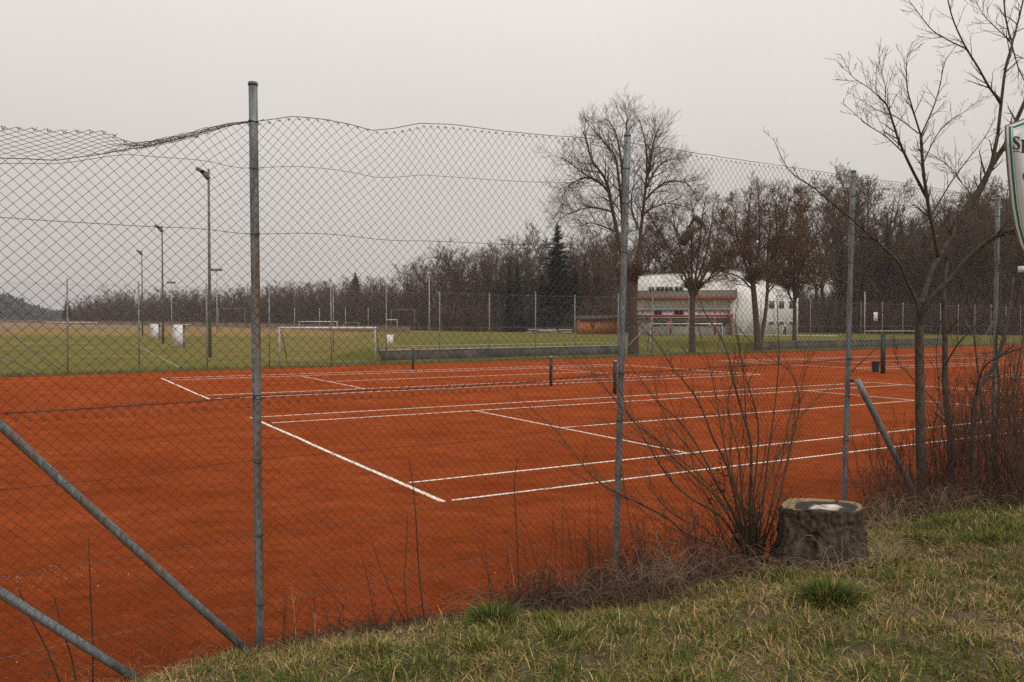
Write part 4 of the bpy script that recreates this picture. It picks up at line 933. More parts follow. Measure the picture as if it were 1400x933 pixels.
b = MB(); b.tube([p + Vector((0, 0, hz(391, 62))), p + Vector((0, 0, hz(390, 62)))], [.06, .03], 7); b.build('cap', M['farpost'], q)
# dark pole with service bracket and bin on the right-hand courts
p = G(1207, 511, 0); H = hz(455, p.y); q = thing('court_pole', p, 'dark square pole on the far clay beside the small bin', 'pole'); b = MB(); b.box(p + Vector((0, 0, H / 2)), (.16, .16, H)); b.build('shaft', M['green'], q)
b = MB(); b.tube([p + Vector((0, 0, 1.5)), p + Vector((-1.4, .2, .05))], .025, 6); b.build('stay', M['green'], q)
p = G(1197, 509, 0); q = thing('litter_bin', p, 'small dark blue bin standing on the far clay court', 'bin'); b = MB()
n_ = 14; rings = [(0.15, 0), (.17, .25), (.19, .50), (.20, .52), (.17, .52), (.15, .10)]
vv = [(p.x + r_ * math.cos(k * 2 * math.pi / n_), p.y + r_ * math.sin(k * 2 * math.pi / n_), z) for r_, z in rings for k in range(n_)]
b.add(vv, quads=[(j * n_ + k, j * n_ + (k + 1) % n_, (j + 1) * n_ + (k + 1) % n_, (j + 1) * n_ + k) for j in range(len(rings) - 1) for k in range(n_)]); b.build('tub', M['bin'], q, smooth=True)
b = MB(); b.tube([p + Vector((.20 * math.cos(a), .20 * math.sin(a), .52)) for a in np.linspace(0, 6.283, 15)], .012, 5, caps=False); b.build('rim', M['farpost'], q)
sL, sR = fline(1177), fline(1256); q = thing('barrier_rail', far(sL, -.3, 0), 'pale horizontal rail between posts at the far right fence', 'rail')
for s_ in (sL, sR):
    b = MB(); b.tube([far(s_, -.35, 0), far(s_, -.35, hz(399, 72))], .05, 7); b.build('upright', M['mastgrey'], q)
b = MB(); b.tube([far(sL, -.35, hz(453, 72)), far(sR, -.35, hz(453, 76))], .045, 7); b.build('rail', M['mastgrey'], q)

# ------------------------------------------------------------------ shield sign at the right edge
def sign():
    d = 6.0; c0 = P(1440, 260, d); UP = Vector((0, 0, 1)); ax = Vector((.92, -.39, 0)).normalized(); n_ = Vector((ax.y, -ax.x, 0)); eye = Vector((0, 0, EYE))
    gz = bz(c0.x, c0.y); t_ = thing('shield_sign', (c0.x, c0.y, gz), 'white shield-shaped sign with green border at the right edge', 'sign'); k = d / F
    def Q(px, py, h=.0125):                                  # where the sight line meets the sign's plane
        v = P(px, py, 1) - eye; return eye + v * ((c0 - eye).dot(n_) / v.dot(n_)) + n_ * h
    half = [(0, -112), (14, -109), (30, -102), (44, -95), (56, -90.5), (65, -88)]
    right = [(65, -88), (64.2, -60), (61, -20), (57, 20), (52, 50), (45, 75), (34, 98), (20, 116), (0, 132)]
    def outline(ins):
        pts = [(-x, y) for x, y in reversed(right)][:-1] + [(-x, y) for x, y in reversed(half)] + half[1:] + right[1:-1]
        out = []; m_ = len(pts)
        for i in range(m_):
            a, b_, c = Vector(pts[i - 1]), Vector(pts[i]), Vector(pts[(i + 1) % m_]); t = (c - a).normalized(); nn = Vector((-t.y, t.x))
            if nn.dot(b_) > 0: nn = -nn
            out.append(b_ + nn * ins)
        return [Q(1440 + p.x, 260 + p.y, 0) for p in out]
    b = MB(); b.prism([p - n_ * .022 for p in outline(-1.2)], n_ * .022); bd = b.build('board', M['signedge'], t_)
    for ins, h, m, nm in ((.8, .003, 'signwhite', 'face'), (4.0, .005, 'signgreen', 'border'), (7.0, .007, 'signwhite', 'inner_face'), (8.6, .0085, 'signpale', 'inner_border'), (9.8, .010, 'signwhite', 'panel')):
        b = MB(); b.prism([p for p in outline(ins)], n_ * h); b.build(nm, M[m], bd)
    def stroke(cps):
        vs, qs = [], []
        for i, (x, y, w_) in enumerate(cps):
            a = cps[max(i - 1, 0)]; c = cps[min(i + 1, len(cps) - 1)]; tx, ty = c[0] - a[0], c[1] - a[1]; L_ = math.hypot(tx, ty) or 1; nx, ny = -ty / L_ * w_ / 2, tx / L_ * w_ / 2
            for sg, h in ((1, .0125), (-1, .0125), (-1, .0095), (1, .0095)): vs.append(tuple(Q(x + nx * sg, y + ny * sg, h)))
        for i in range(len(cps) - 1):
            for e in range(4): qs.append((i * 4 + e, i * 4 + (e + 1) % 4, i * 4 + 4 + (e + 1) % 4, i * 4 + 4 + e))
        return vs, qs
    def letter(strokes, nm, m='black'):
        b = MB()
        for s_ in strokes:
            v, q = stroke(s_); b.add(v, quads=q)
        tag(b.build(nm, M[m], bd), kind='stuff')
    S_ = [(1392.6, 190.8, 1.0), (1391.4, 188.6, 1.4), (1389.2, 187.4, 1.6), (1387.0, 188.2, 2.4), (1385.9, 190.6, 3.2), (1386.8, 193.2, 3.8), (1389.2, 195.6, 4.2), (1391.8, 198.0, 3.9), (1392.8, 200.8, 3.2), (1391.6, 203.6, 2.2), (1389.0, 204.5, 1.6), (1386.6, 203.6, 1.4), (1385.0, 201.0, 1.0)]
    letter([S_, [(1392.9, 187.4, .8), (1392.7, 192.2, .8)], [(1384.8, 199.6, .8), (1384.8, 204.6, .8)]], 'letter_s')
    letter([[(1398.4, 192.4, 3.0), (1398.4, 208.4, 3.0)], [(1395.2, 192.2, 1.2), (1400.5, 192.2, 1.2)], [(1395.4, 208.6, 1.3), (1402.0, 208.6, 1.3)], [(1399.0, 192.4, 1.2), (1403.0, 192.6, 1.6), (1405.6, 195.4, 3.0), (1404.8, 199.2, 2.4), (1401.5, 200.6, 1.4), (1399.2, 200.4, 1.2)]], 'letter_p')
    letter([[(1385.2, 207.2, 1.5), (1393.6, 207.4, 1.5)]], 'underline', 'signred')
    letter([[(1399.3, 237, 2.0), (1398.6, 241, 3.0), (1399.6, 246, 2.0)]], 'emblem_edge', 'signgreen')
    for px_ in (1418, 1464):
        pp = Q(px_, 260, -.060); b = MB(); b.tube([Vector((pp.x, pp.y, gz - .3)), Vector((pp.x, pp.y, Q(px_, 165).z))], .03, 12); b.build('post', M['post'], t_, smooth=True)
    for y, px_ in ((205, 1418), (205, 1464), (368, 1404), (368, 1470)):
        b = MB(); b.box(Q(px_, y, -.030), (.10, .055, .045), (ax, n_, UP)); b.build('bracket', M['signwhite'], t_)
sign()

# ------------------------------------------------------------------ stump
def stump():
    bx, by = P(1121, 770, 7.15).x, P(1121, 770, 7.15).y; z0 = bz(bx, by) - .12; zt = hz(690, 7.15)
    t_ = thing('tree_stump', (bx, by, z0), 'broad sawn tree stump with dark ring and pale core', 'stump')
    n_ = 160; rows = 64; vv = []
    rng = np.random.default_rng(4); an = np.arange(n_) * 2 * np.pi / n_
    lob = 1 + .05 * np.cos(an * 2 + .6) + .035 * np.cos(an * 3 + 2) + .02 * np.cos(an * 5 + 1)
    fl = .5 + .5 * np.cos(an * 5 + .7)
    for j in range(rows + 1):
        f = j / rows; zz = z0 + (zt - z0) * f
        r = .318 * lob * (1 + (.19 + .22 * fl + .12 * np.cos(an - 3.3)) * (1 - f) ** 2.0)
        fur = .018 * (vnoise(an * 9, np.full(n_, f * 3.0), 3) - .5) * 2 + .016 * (vnoise(an * 4, np.full(n_, f * 5.0), 8) - .5) * 2 + .014 * (vnoise(an * 22, np.full(n_, f * 16), 9) - .5) * 2 + .010 * (vnoise(an * 40, np.full(n_, f * 34), 19) - .5) * 2 - .022 * np.clip(vnoise(an * 15 + 3 * vnoise(an * 3, np.full(n_, f * 4), 2), np.full(n_, f * 2.2), 13) - .66, 0, 1) * 4
        if j == rows: fur = fur * .4 - .006
        z_r = zz + (.012 * np.cos(an + .5) + .008 * np.cos(an * 3)) * f
        for k in range(n_): vv.append((bx + (r[k] + fur[k]) * math.cos(an[k]) - .015 * (1 - f), by + (r[k] + fur[k]) * math.sin(an[k]), z_r[k]))
    q = [(j * n_ + k, j * n_ + (k + 1) % n_, (j + 1) * n_ + (k + 1) % n_, (j + 1) * n_ + k) for j in range(rows) for k in range(n_)]
    b = MB(); b.add(vv, quads=q)
    bk = mat("stump_bark", (0.030, 0.022, 0.015), (0.115, 0.088, 0.066), 18, 0.95, 0.8, 50, stretch=(1, 1, .55), c3=(0.075, 0.040, 0.024), c3scale=3)
    b.build('bark', bk, t_, smooth=True)
    m = bpy.data.materials.new("stump_top"); m.use_nodes = True; nn = m.node_tree; bs = nn.nodes["Principled BSDF"]; bs.inputs['Roughness'].default_value = .9; LK = nn.links.new
    a = nn.nodes.new("ShaderNodeVertexColor"); a.layer_name = "Col"; nz = nn.nodes.new("ShaderNodeTexNoise"); nz.inputs['Scale'].default_value = 45; nz.inputs['Detail'].default_value = 8
    mm = nn.nodes.new("ShaderNodeMapRange"); mm.inputs['To Min'].default_value = .55; mm.inputs['To Max'].default_value = 1.4
    tcd = nn.nodes.new("ShaderNodeTexCoord"); LK(tcd.outputs['Object'], nz.inputs['Vector']); LK(nz.outputs['Fac'], mm.inputs['Value'])
    sc = nn.nodes.new("ShaderNodeVectorMath"); sc.operation = 'SCALE'; LK(a.outputs[0], sc.inputs[0]); LK(mm.outputs[0], sc.inputs['Scale']); LK(sc.outputs[0], bs.inputs['Base Color'])
    bp = nn.nodes.new("ShaderNodeBump"); bp.inputs['Strength'].default_value = .5; bp.inputs['Distance'].default_value = .01; LK(nz.outputs['Fac'], bp.inputs['Height']); LK(bp.outputs[0], bs.inputs['Normal'])
    rr = 44; vs, cs = [], []; top = vv[-n_:]
    for j in range(rr + 1):
        f = 1 - j / rr
        for k in range(n_):
            x = bx + (top[k][0] - bx) * f; y = by + (top[k][1] - by) * f; cx, cy = (x - bx - .03) / .35, (y - by + .02) / .35
            rad = math.hypot(cx * 1.0, cy) + .10 * (float(vnoise(cx * 4, cy * 4, 6)) - .5) + .05 * (float(vnoise(cx * 12, cy * 12, 7)) - .5)
            dark = float(sst(.30, .40, rad) * (1 - sst(.70, .78, rad)))
            dark = max(dark, float(sst(-.5, -.9, cx) * sst(.2, 0, abs(cy + .2)) * .8))
            pale = float(1 - sst(.22, .44, rad + .10 * (float(vnoise(cx * 10, cy * 10, 33)) - .5))); z = top[k][2] - .020 * float(sst(.92, .62, rad)) + .006 * (float(vnoise(cx * 9, cy * 9, 1)) - .5) + .004 * pale
            c = np.array([.25, .185, .095]) * (1 - dark) + np.array([.026, .020, .015]) * dark; c = c * (1 - pale) + (np.array([.62, .57, .48]) * (.35 + .9 * float(vnoise(cx * 9, cy * 9, 21)))) * pale
            vs.append((x, y, z if j else top[k][2])); cs.append(c)
    b = MB(); q = [(j * n_ + k, j * n_ + (k + 1) % n_, (j + 1) * n_ + (k + 1) % n_, (j + 1) * n_ + k) for j in range(rr) for k in range(n_)]
    b.add(vs, quads=q, col=np.array(cs)); b.build('cut_face', m, t_, smooth=True)
    return bx, by
SBX, SBY = stump()

# ------------------------------------------------------------------ saplings and bushes at the fence
dS = 9.55; bp_ = P(1260, 700, dS); bp_.z = bz(bp_.x, bp_.y)
SP = thing('bare_sapling', bp_, 'bare young tree with straight olive trunk forking low, left of the shield sign', 'tree')
B = branchset(77); K = dict(kids=[16, 3], ln=0.56, maxlev=2, ang=0.66, up=0.06, minr=0.0017, seg=0.09, wob=0.08)
big = dict(K); big.update(kids=[9, 4], ln=.65)
none = dict(K); none.update(maxlev=0)
for poly, r0, r1, dd0, dd1, kk, f0 in (
    ([(1266, 722), (1264, 700), (1260, 640), (1258, 560), (1257, 480), (1257, 436), (1260, 408)], .088, .048, 0, 0, none, .5),
    ([(1259, 450), (1254, 416), (1240, 385), (1227, 357), (1195, 327), (1165, 300), (1140, 280), (1110, 255), (1085, 239), (1072, 222), (1057, 189)], .027, .003, 0, -.7, K, .3),
    ([(1229, 360), (1250, 320), (1275, 290), (1300, 250), (1318, 225), (1345, 190), (1362, 160)], .017, .004, -.1, .5, K, .3),
    ([(1256, 452), (1262, 408), (1276, 366), (1285, 350), (1310, 307), (1325, 280), (1340, 255), (1355, 225), (1364, 185)], .046, .026, 0, .5, big, .4),
    ([(1364, 187), (1369, 140), (1375, 92), (1384, 60), (1380, 48), (1374, 17), (1371, -30)], .026, .010, .5, .7, K, .1),
    ([(1383, 62), (1392, 30), (1400, -5), (1405, -40)], .018, .008, .6, .9, K, .1),
    ([(1383, 60), (1392, 92), (1404, 118)], .012, .006, .6, .4, K, .1),
    ([(1369, 140), (1354, 122), (1337, 92), (1321, 66), (1304, 30), (1295, -5), (1290, -40)], .020, .006, .5, -.1, K, .1),
    ([(1321, 67), (1300, 57), (1275, 42), (1257, 20), (1242, 0), (1230, -14)], .011, .003, .2, -.3, K, .1),
    ([(1381, 56), (1355, 32), (1342, 17), (1334, 0)], .009, .003, .6, .3, K, .1),
    ([(1256, 450), (1270, 412), (1300, 382), (1320, 357), (1345, 334), (1365, 321), (1390, 312), (1420, 300)], .042, .030, 0, -.6, big, .5),
    ([(1305, 316), (1322, 288), (1340, 262), (1356, 228), (1375, 197), (1400, 142), (1420, 100)], .038, .026, .25, .0, big, .4),
    ([(1283, 352), (1277, 320), (1272, 297), (1267, 267), (1262, 230), (1259, 185)], .030, .020, .1, -.2, K, .3),
    ([(1259, 186), (1247, 147), (1240, 120), (1239, 90), (1241, 73)], .015, .003, -.2, -.5, K, .1),
    ([(1259, 186), (1275, 150), (1284, 122), (1292, 85), (1302, 70)], .014, .003, -.2, .3, K, .1),
    ([(1268, 272), (1250, 238), (1232, 200), (1222, 172), (1216, 152), (1210, 140)], .024, .010, 0, -.5, K, .3),
    ([(1210, 140), (1210, 117), (1200, 75)], .007, .0025, -.5, -.7, K, .1),
    ([(1210, 140), (1190, 122), (1165, 105), (1160, 92)], .008, .0025, -.5, -.9, K, .1),
    ([(1236, 210), (1210, 186), (1185, 170), (1152, 141)], .011, .0025, -.3, -.8, K, .1),
    ([(1256, 183), (1225, 160), (1200, 151), (1177, 137)], .009, .0025, -.2, .2, K, .1),
    ([(1263, 222), (1278, 190), (1295, 168), (1320, 152), (1345, 132)], .010, .003, -.1, .6, K, .1),
    ([(1315, 250), (1300, 230), (1280, 215), (1262, 205)], .008, .003, .1, .4, K, .1),
    ([(1341, 300), (1330, 270), (1310, 245), (1290, 222)], .010, .003, .4, .7, K, .1)):
    traced(B, poly, r0 * .82, r1 * .82, dS + dd0, dS + dd1, f0=f0, **kk)
tw = MB()
for pts, rad in B['limbs']: tw.tube(pts, rad, 12 if rad[0] > .05 else 7 if rad[0] > .015 else 5, caps=True)
tw.build('trunk', M['bark'], SP, smooth=True)
r = np.array(B['tr']); b = MB(); b.segs(B['tw0'], B['tw1'], r[:, 0], r[:, 1] * .8, 4); b.build('crown', M['twig'], SP)
b = MB(); sel = [i for i in range(len(B['tw1'])) if R.random() < .5]                    # winter buds
p1 = np.array([B['tw1'][i] for i in sel]); dv = RN.normal(0, 1, p1.shape) * .5 + [0, 0, .8]; dv /= np.linalg.norm(dv, axis=1, keepdims=True)
b.segs(p1, p1 + dv * .011, .0034, .0008, 4); tag(b.build('buds', M['twig'], SP), kind='stuff')

# thinner neighbours
def sapling(label, limbs, d, seed, m='bark', kids=(8, 4), ln=.5):
    p = P(*limbs[0][0][0], d); p.z = bz(p.x, p.y); t_ = thing('bare_sapling', p, label, 'tree'); B = branchset(seed)
    for poly, r0, r1, dd in limbs: traced(B, poly, r0, r1, d, d + dd, kids=list(kids), ln=ln, maxlev=2, ang=.8, up=.06, minr=.0024, seg=.14, f0=.25)
    b = MB()
    for pts, rad in B['limbs']: b.tube(pts, rad, 9, caps=True)
    b.build('trunk', M[m], t_, smooth=True); r = np.array(B['tr']); b = MB(); b.segs(B['tw0'], B['tw1'], r[:, 0], r[:, 1], 3); b.build('crown', M['twig'], t_)
sapling('slim dark sapling just right of the forked olive trunk', [([(1300, 690), (1301, 640), (1297, 575), (1292, 525), (1292, 450), (1290, 400), (1296, 340), (1300, 300)], .050, .022, .3), ([(1292, 500), (1310, 470), (1330, 450), (1350, 432)], .012, .004, -.4), ([(1296, 575), (1270, 540), (1240, 510), (1222, 480), (1225, 430)], .010, .003, .5)], 10.1, 41)
sapling('crooked sapling bending right towards the sign', [([(1333, 680), (1331, 662), (1329, 625), (1332, 550), (1342, 527), (1362, 495), (1372, 462), (1380, 420), (1385, 380)], .042, .016, .4), ([(1335, 540), (1338, 522), (1347, 500), (1372, 485), (1402, 474)], .016, .008, -.6), ([(1329, 610), (1342, 596), (1360, 570), (1380, 550)], .012, .004, .3)], 10.3, 42)
sapling('thin grey sapling with pale forked top among the shrubs', [([(1352, 690), (1346, 600), (1336, 500), (1328, 430), (1316, 380), (1312, 372)], .018, .006, .3), ([(1329, 436), (1345, 415), (1357, 392), (1362, 350)], .008, .003, .3)], 11.0, 43)
sapling('thin upright sapling second from the right fence edge', [([(1362, 684), (1360, 620), (1366, 540), (1362, 470), (1368, 400), (1362, 340)], .022, .008, .2), ([(1361, 600), (1375, 560), (1392, 520)], .009, .003, .2)], 10.6, 45)
sapling('thin bent sapling close to the right edge', [([(1390, 680), (1394, 620), (1386, 560), (1392, 500), (1404, 440)], .020, .008, .2), ([(1390, 600), (1376, 560), (1372, 520), (1378, 480)], .009, .003, -.3)], 10.0, 46)
sapling('thin grey sapling between the olive trunk and the slim dark sapling', [([(1278, 694), (1280, 640), (1276, 590), (1284, 540), (1280, 480), (1288, 430)], .014, .005, .3)], 10.4, 47)
sapling('leaning shrub stem crossing low behind the olive trunk', [([(1285, 690), (1300, 640), (1325, 590), (1350, 560), (1385, 520)], .020, .006, -.3), ([(1303, 635), (1290, 600), (1288, 560), (1298, 520)], .010, .003, .3)], 9.8, 44)

def shrub(label, px, py, d, n_, H, spread, seed, m='redtwig', name='bare_shrub', r=.007, kids=(5, 3), group=None):
    p = P(px, py, d); p.z = bz(p.x, p.y); t_ = thing(name, p, label, 'shrub', group); B = branchset(seed); rng = B['rng']
    for i in range(n_):
        a = rng.random() * 6.283; o = rng.random() * spread; tip = p + Vector((math.cos(a) * o, math.sin(a) * o, H * rng.uniform(.5, 1))); q = p + Vector((rng.gauss(0, .10), rng.gauss(0, .10), -.05))
        pts = [q.lerp(tip, t) + Vector((math.cos(a), math.sin(a), 0)) * o * .18 * math.sin(t * 3.1) + Vector((rng.gauss(0, .012), rng.gauss(0, .012), 0)) for t in np.linspace(0, 1, 8)]
        kidsfrom(B, pts, [r * rng.uniform(.6, 1.2) * (1 - .75 * t) for t in np.linspace(0, 1, 8)], H * .35, 0, 2, list(kids), .5, .06, .1, .0017, .12, 1, .2)
    b = MB()
    for pts, rad in B['limbs']: b.tube(pts, rad, 5, caps=False)
    b.build('stem', M[m], t_, smooth=True); r_ = np.array(B['tr']); b = MB(); b.segs(B['tw0'], B['tw1'], r_[:, 0], r_[:, 1], 3); tag(b.build('twigs', M[m], t_), kind='stuff')
shrub('leafless red-brown shrub at the foot of the olive trunk', 1228, 700, 9.6, 20, 1.3, .65, 51)
shrub('leafless red-brown shrub behind the leaning pole foot', 1300, 690, 9.9, 26, 1.5, .6, 52)
shrub('dense leafless red-brown shrub under the shield sign', 1368, 680, 9.4, 44, 1.7, .75, 53)
shrub('leafless shrub at the right edge below the sign', 1412, 676, 8.6, 46, 1.6, .8, 54)
shrub('knee-high dead growth in the willow foot', 1030, 774, 7.3, 46, .75, .34, 57, 'dead')
shrub('tangled dark brush filling the right edge by the fence', 1392, 668, 10.6, 60, 2.2, 1.0, 58, 'dead', r=.006)
shrub('dark brush between the two middle saplings', 1318, 676, 10.4, 40, 1.6, .7, 59, 'redtwig')
shrub('brown brush right of the leaning pole', 1262, 694, 10.2, 34, 1.2, .7, 60, 'dead')
for k_, (x_, y_, d_, h_) in enumerate(((762, 818, 6.65, .34), (846, 792, 7.0, .42), (812, 806, 6.85, .28), (895, 780, 7.15, .40), (958, 778, 7.2, .36))):
    shrub(('dried dark dock clump left of the second fence post', 'dried dark weed clump hiding the second post foot', 'small dried weed clump beside the second post', 'dried weed clump right of the second post', 'dried weed clump left of the willow foot')[k_], x_, y_, d_, 26, h_, .16, 70 + k_, 'dead', 'dried_weed', .0035)
for k_, (x_, y_, d_, h_, n_, lb_) in enumerate(((742, 822, 6.6, .55, 16, 'sparse red-brown brush left of the second fence post'), (806, 806, 6.9, .62, 20, 'red-brown brush just left of the second fence post'), (878, 790, 7.1, .70, 22, 'red-brown brush just right of the second fence post'),
        (940, 782, 7.2, .70, 24, 'red-brown brush midway between second post and willow'), (985, 776, 7.25, .62, 24, 'red-brown brush against the left side of the willow'), (690, 836, 6.35, .42, 12, 'lowest red-brown brush by the clay-edge grass tuft'))):
    shrub(lb_, x_, y_, d_, n_, h_, .30, 90 + k_, 'redtwig', r=.0036)
shrub('thin leafless shrub between stump and leaning pole', 1190, 700, 9.3, 14, 1.2, .5, 55, 'bush')
shrub('tall thin leafless shoots behind the saplings', 1345, 670, 11.2, 26, 2.3, .8, 56, 'redtwig')

# the many-stemmed willow left of the stump
dW = 7.35; wp = P(1025, 772, dW); wp.z = bz(wp.x, wp.y)
WB = thing('willow_bush', wp, 'many-stemmed leafless willow bush leaning left beside the stump', 'bush')
stems = [
    ([(1022, 768), (985, 748), (940, 731), (915, 710), (882, 692), (850, 677), (820, 660), (800, 640), (782, 617), (757, 586), (727, 559), (717, 550)], .0125, .0025, -.3),
    ([(1022, 768), (1000, 725), (977, 700), (950, 685), (925, 665), (912, 650), (897, 627), (885, 607), (870, 580), (847, 555), (820, 520), (800, 500), (788, 487)], .014, .0025, .1),
    ([(1024, 768), (1002, 715), (975, 675), (950, 652), (920, 625), (897, 600), (872, 582), (860, 567), (850, 540), (842, 522)], .012, .0025, -.4),
    ([(1026, 768), (1007, 712), (980, 660), (960, 622), (942, 592), (925, 572), (900, 550), (885, 530), (860, 500), (852, 488)], .013, .0025, .3),
    ([(1027, 768), (1010, 707), (995, 640), (975, 600), (960, 560), (947, 537), (930, 515), (917, 500), (900, 470), (880, 450), (864, 434)], .014, .0025, 0),
    ([(1029, 768), (1020, 715), (1000, 650), (987, 592), (982, 562), (975, 525), (970, 500), (960, 468), (955, 440)], .012, .0025, .4),
    ([(1030, 768), (1025, 712), (1027, 612), (1015, 565), (1000, 512), (997, 490), (985, 460), (965, 430), (950, 390), (935, 350)], .016, .003, .1),
    ([(1031, 768), (1028, 712), (1037, 600), (1032, 557), (1022, 525), (1012, 487), (1008, 460), (1005, 430)], .011, .0025, -.3),
    ([(1035, 768), (1055, 715), (1067, 675), (1077, 625), (1092, 562), (1090, 530), (1077, 505), (1050, 487), (1020, 460), (992, 430)], .011, .0025, .2),
    ([(1033, 768), (1042, 700), (1050, 625), (1060, 550), (1065, 487), (1064, 450), (1062, 405)], .010, .0025, -.2),
    ([(1020, 768), (985, 742), (960, 720), (935, 712), (905, 690), (890, 660), (884, 640)], .009, .002, .4),
    ([(1020, 770), (970, 750), (930, 742), (890, 730), (850, 720)], .007, .002, -.5),
    ([(1026, 770), (1000, 700), (965, 640), (930, 600), (905, 560), (895, 520), (905, 490)], .010, .002, .5),
    ([(1028, 770), (1015, 690), (1010, 620), (995, 560), (1002, 520), (1012, 480), (1003, 440)], .010, .002, -.4),
    ([(1030, 770), (1040, 690), (1075, 600), (1110, 550), (1150, 520)], .008, .002, .5),
    ([(1024, 770), (990, 690), (945, 640), (900, 610), (860, 600), (820, 570)], .008, .002, .2)]
rng = random.Random(9)
for i in range(22):
    x1 = rng.choice([rng.uniform(770, 1000), rng.uniform(850, 1030), rng.uniform(1000, 1110)]); y1 = rng.uniform(490, 700); m1 = (1026 + (x1 - 1026) * .5 + rng.uniform(-14, 14), 768 + (y1 - 768) * rng.uniform(.38, .55))
    stems.append(([(1026 + rng.uniform(-34, 16), 772), m1, ((m1[0] + x1) / 2 + rng.uniform(-6, 6), (m1[1] + y1) / 2), (x1, y1)], rng.uniform(.004, .008), .0017, rng.uniform(-.7, .7)))
for i, (poly, r0, r1, dd) in enumerate(stems):
    B = branchset(900 + i); traced(B, poly, r0 * (1.02 if i < 16 else .85), r1 * 1.1, dW, dW + dd, kids=[11, 3], ln=.60, maxlev=2, ang=.50, up=.045, minr=.0013, seg=.11, f0=.35, thick=1)
    b = MB()
    for pts, rad in B['limbs']: b.tube(pts, rad, 7, caps=True)
    r = np.array(B['tr'])
    b.segs(B['tw0'], B['tw1'], r[:, 0], r[:, 1], 3); b.build('stem', M['bush'], WB, smooth=True)
# clump of dead leaves caught in the bush
b = MB(); v, q = [], []
for i in range(90):
    c = P(985 + R.gauss(0, 8), 660 + R.gauss(0, 17), dW + R.uniform(-.15, .2)); a = Vector((R.gauss(0, 1), R.gauss(0, 1), R.gauss(0, 1))).normalized() * .03; e = a.cross(Vector((R.gauss(0, 1), R.gauss(0, 1), 1))).normalized() * .010
    k0 = len(v); v += [tuple(c - a), tuple(c + e), tuple(c + a), tuple(c - e)]; q.append((k0, k0 + 1, k0 + 2, k0 + 3))
b.add(v, quads=q); tag(b.build('dead_leaves', M['dead'], WB), kind='stuff')

# ------------------------------------------------------------------ weeds: tall dead stalks along the fence, one by one
def stalk(pts, r, label, d, m='dead', heads=0, group='dead stalks along the fence foot'):
    p = P(*pts[0], d); p.z = bz(p.x, p.y); t_ = thing('dead_stalk', p, label, 'weed', group); n_ = len(pts)
    B = branchset(int(pts[0][0] * 7)); 
    traced(B, pts, r * 1.35, r * .6, d, d + R.uniform(-.1, .1), kids=[3], ln=.16, maxlev=1, ang=.5, up=.1, minr=.0012, seg=.06, f0=.5)
    b = MB()
    for q, rad in B['limbs']: b.tube(q, rad, 6)
    b.build('stalk', M[m], t_, smooth=True); rr = np.array(B['tr']); b = MB(); b.segs(B['tw0'], B['tw1'], rr[:, 0], rr[:, 1], 3); tag(b.build('side_shoot', M[m], t_), kind='stuff')
lb_t = 'tall thin dead stalk standing before the mesh between the first two posts'
for pts, r, d, lab in (
    ([(582, 855), (578, 830), (572, 770), (568, 700), (562, 645), (558, 632)], .0052, 6.1, 'tallest dark stalk between the first and second fence posts'),
    ([(710, 830), (709, 790), (706, 720), (703, 660), (708, 628)], .0048, 6.5, 'tall dark stalk halfway before the second fence post'),
    ([(127, 935), (127, 880), (124, 820), (121, 735)], .0042, 5.25, 'upright dark stalk crossing the grey brace pole'),
    ([(104, 938), (98, 900), (85, 860), (73, 812)], .0048, 5.2, 'bent dark stalk with blunt tip at lower left'),
    ([(84, 940), (65, 890), (42, 845), (26, 806)], .0048, 5.15, 'leftmost leaning dark stalk at the bottom left corner'),
    ([(560, 862), (553, 800), (556, 745), (557, 705)], .0036, 6.1, lb_t), ([(555, 855), (535, 810), (518, 770), (508, 738)], .0036, 6.1, lb_t), ([(517, 868), (510, 830), (500, 780), (494, 762)], .0034, 6.05, lb_t),
    ([(476, 835), (462, 820), (440, 795), (424, 775)], .0026, 6.0, lb_t), ([(525, 862), (490, 852), (465, 845), (440, 842)], .0034, 5.9, lb_t), ([(432, 868), (430, 840), (430, 810)], .0024, 5.95, lb_t),
    ([(745, 828), (735, 780), (722, 730), (712, 712)], .003, 6.6, lb_t), ([(755, 820), (760, 760), (758, 712)], .003, 6.7, lb_t), ([(770, 818), (769, 740), (770, 660)], .0028, 6.8, lb_t), ([(785, 815), (780, 745), (772, 690)], .0026, 6.8, lb_t),
    ([(812, 800), (806, 740), (806, 660)], .0034, 7.0, lb_t), ([(822, 800), (818, 745), (814, 655)], .003, 7.0, lb_t), ([(748, 822), (752, 770), (757, 700)], .003, 6.7, lb_t), ([(793, 812), (789, 760), (784, 705)], .0026, 6.8, lb_t),
    ([(872, 770), (862, 720), (853, 660), (850, 640)], .0038, 7.2, 'dark stalk leaning against the second fence post'),
    ([(735, 828), (728, 790), (715, 755), (690, 725)], .0026, 6.5, lb_t), ([(652, 845), (668, 800), (662, 745)], .0022, 6.3, lb_t), ([(690, 835), (672, 800), (650, 735)], .0026, 6.4, lb_t), ([(880, 790), (882, 740), (878, 705)], .003, 7.1, lb_t), ([(905, 790), (910, 730), (908, 700)], .003, 7.2, lb_t)):
    stalk(pts, r, lab, d)
rng = random.Random(23)
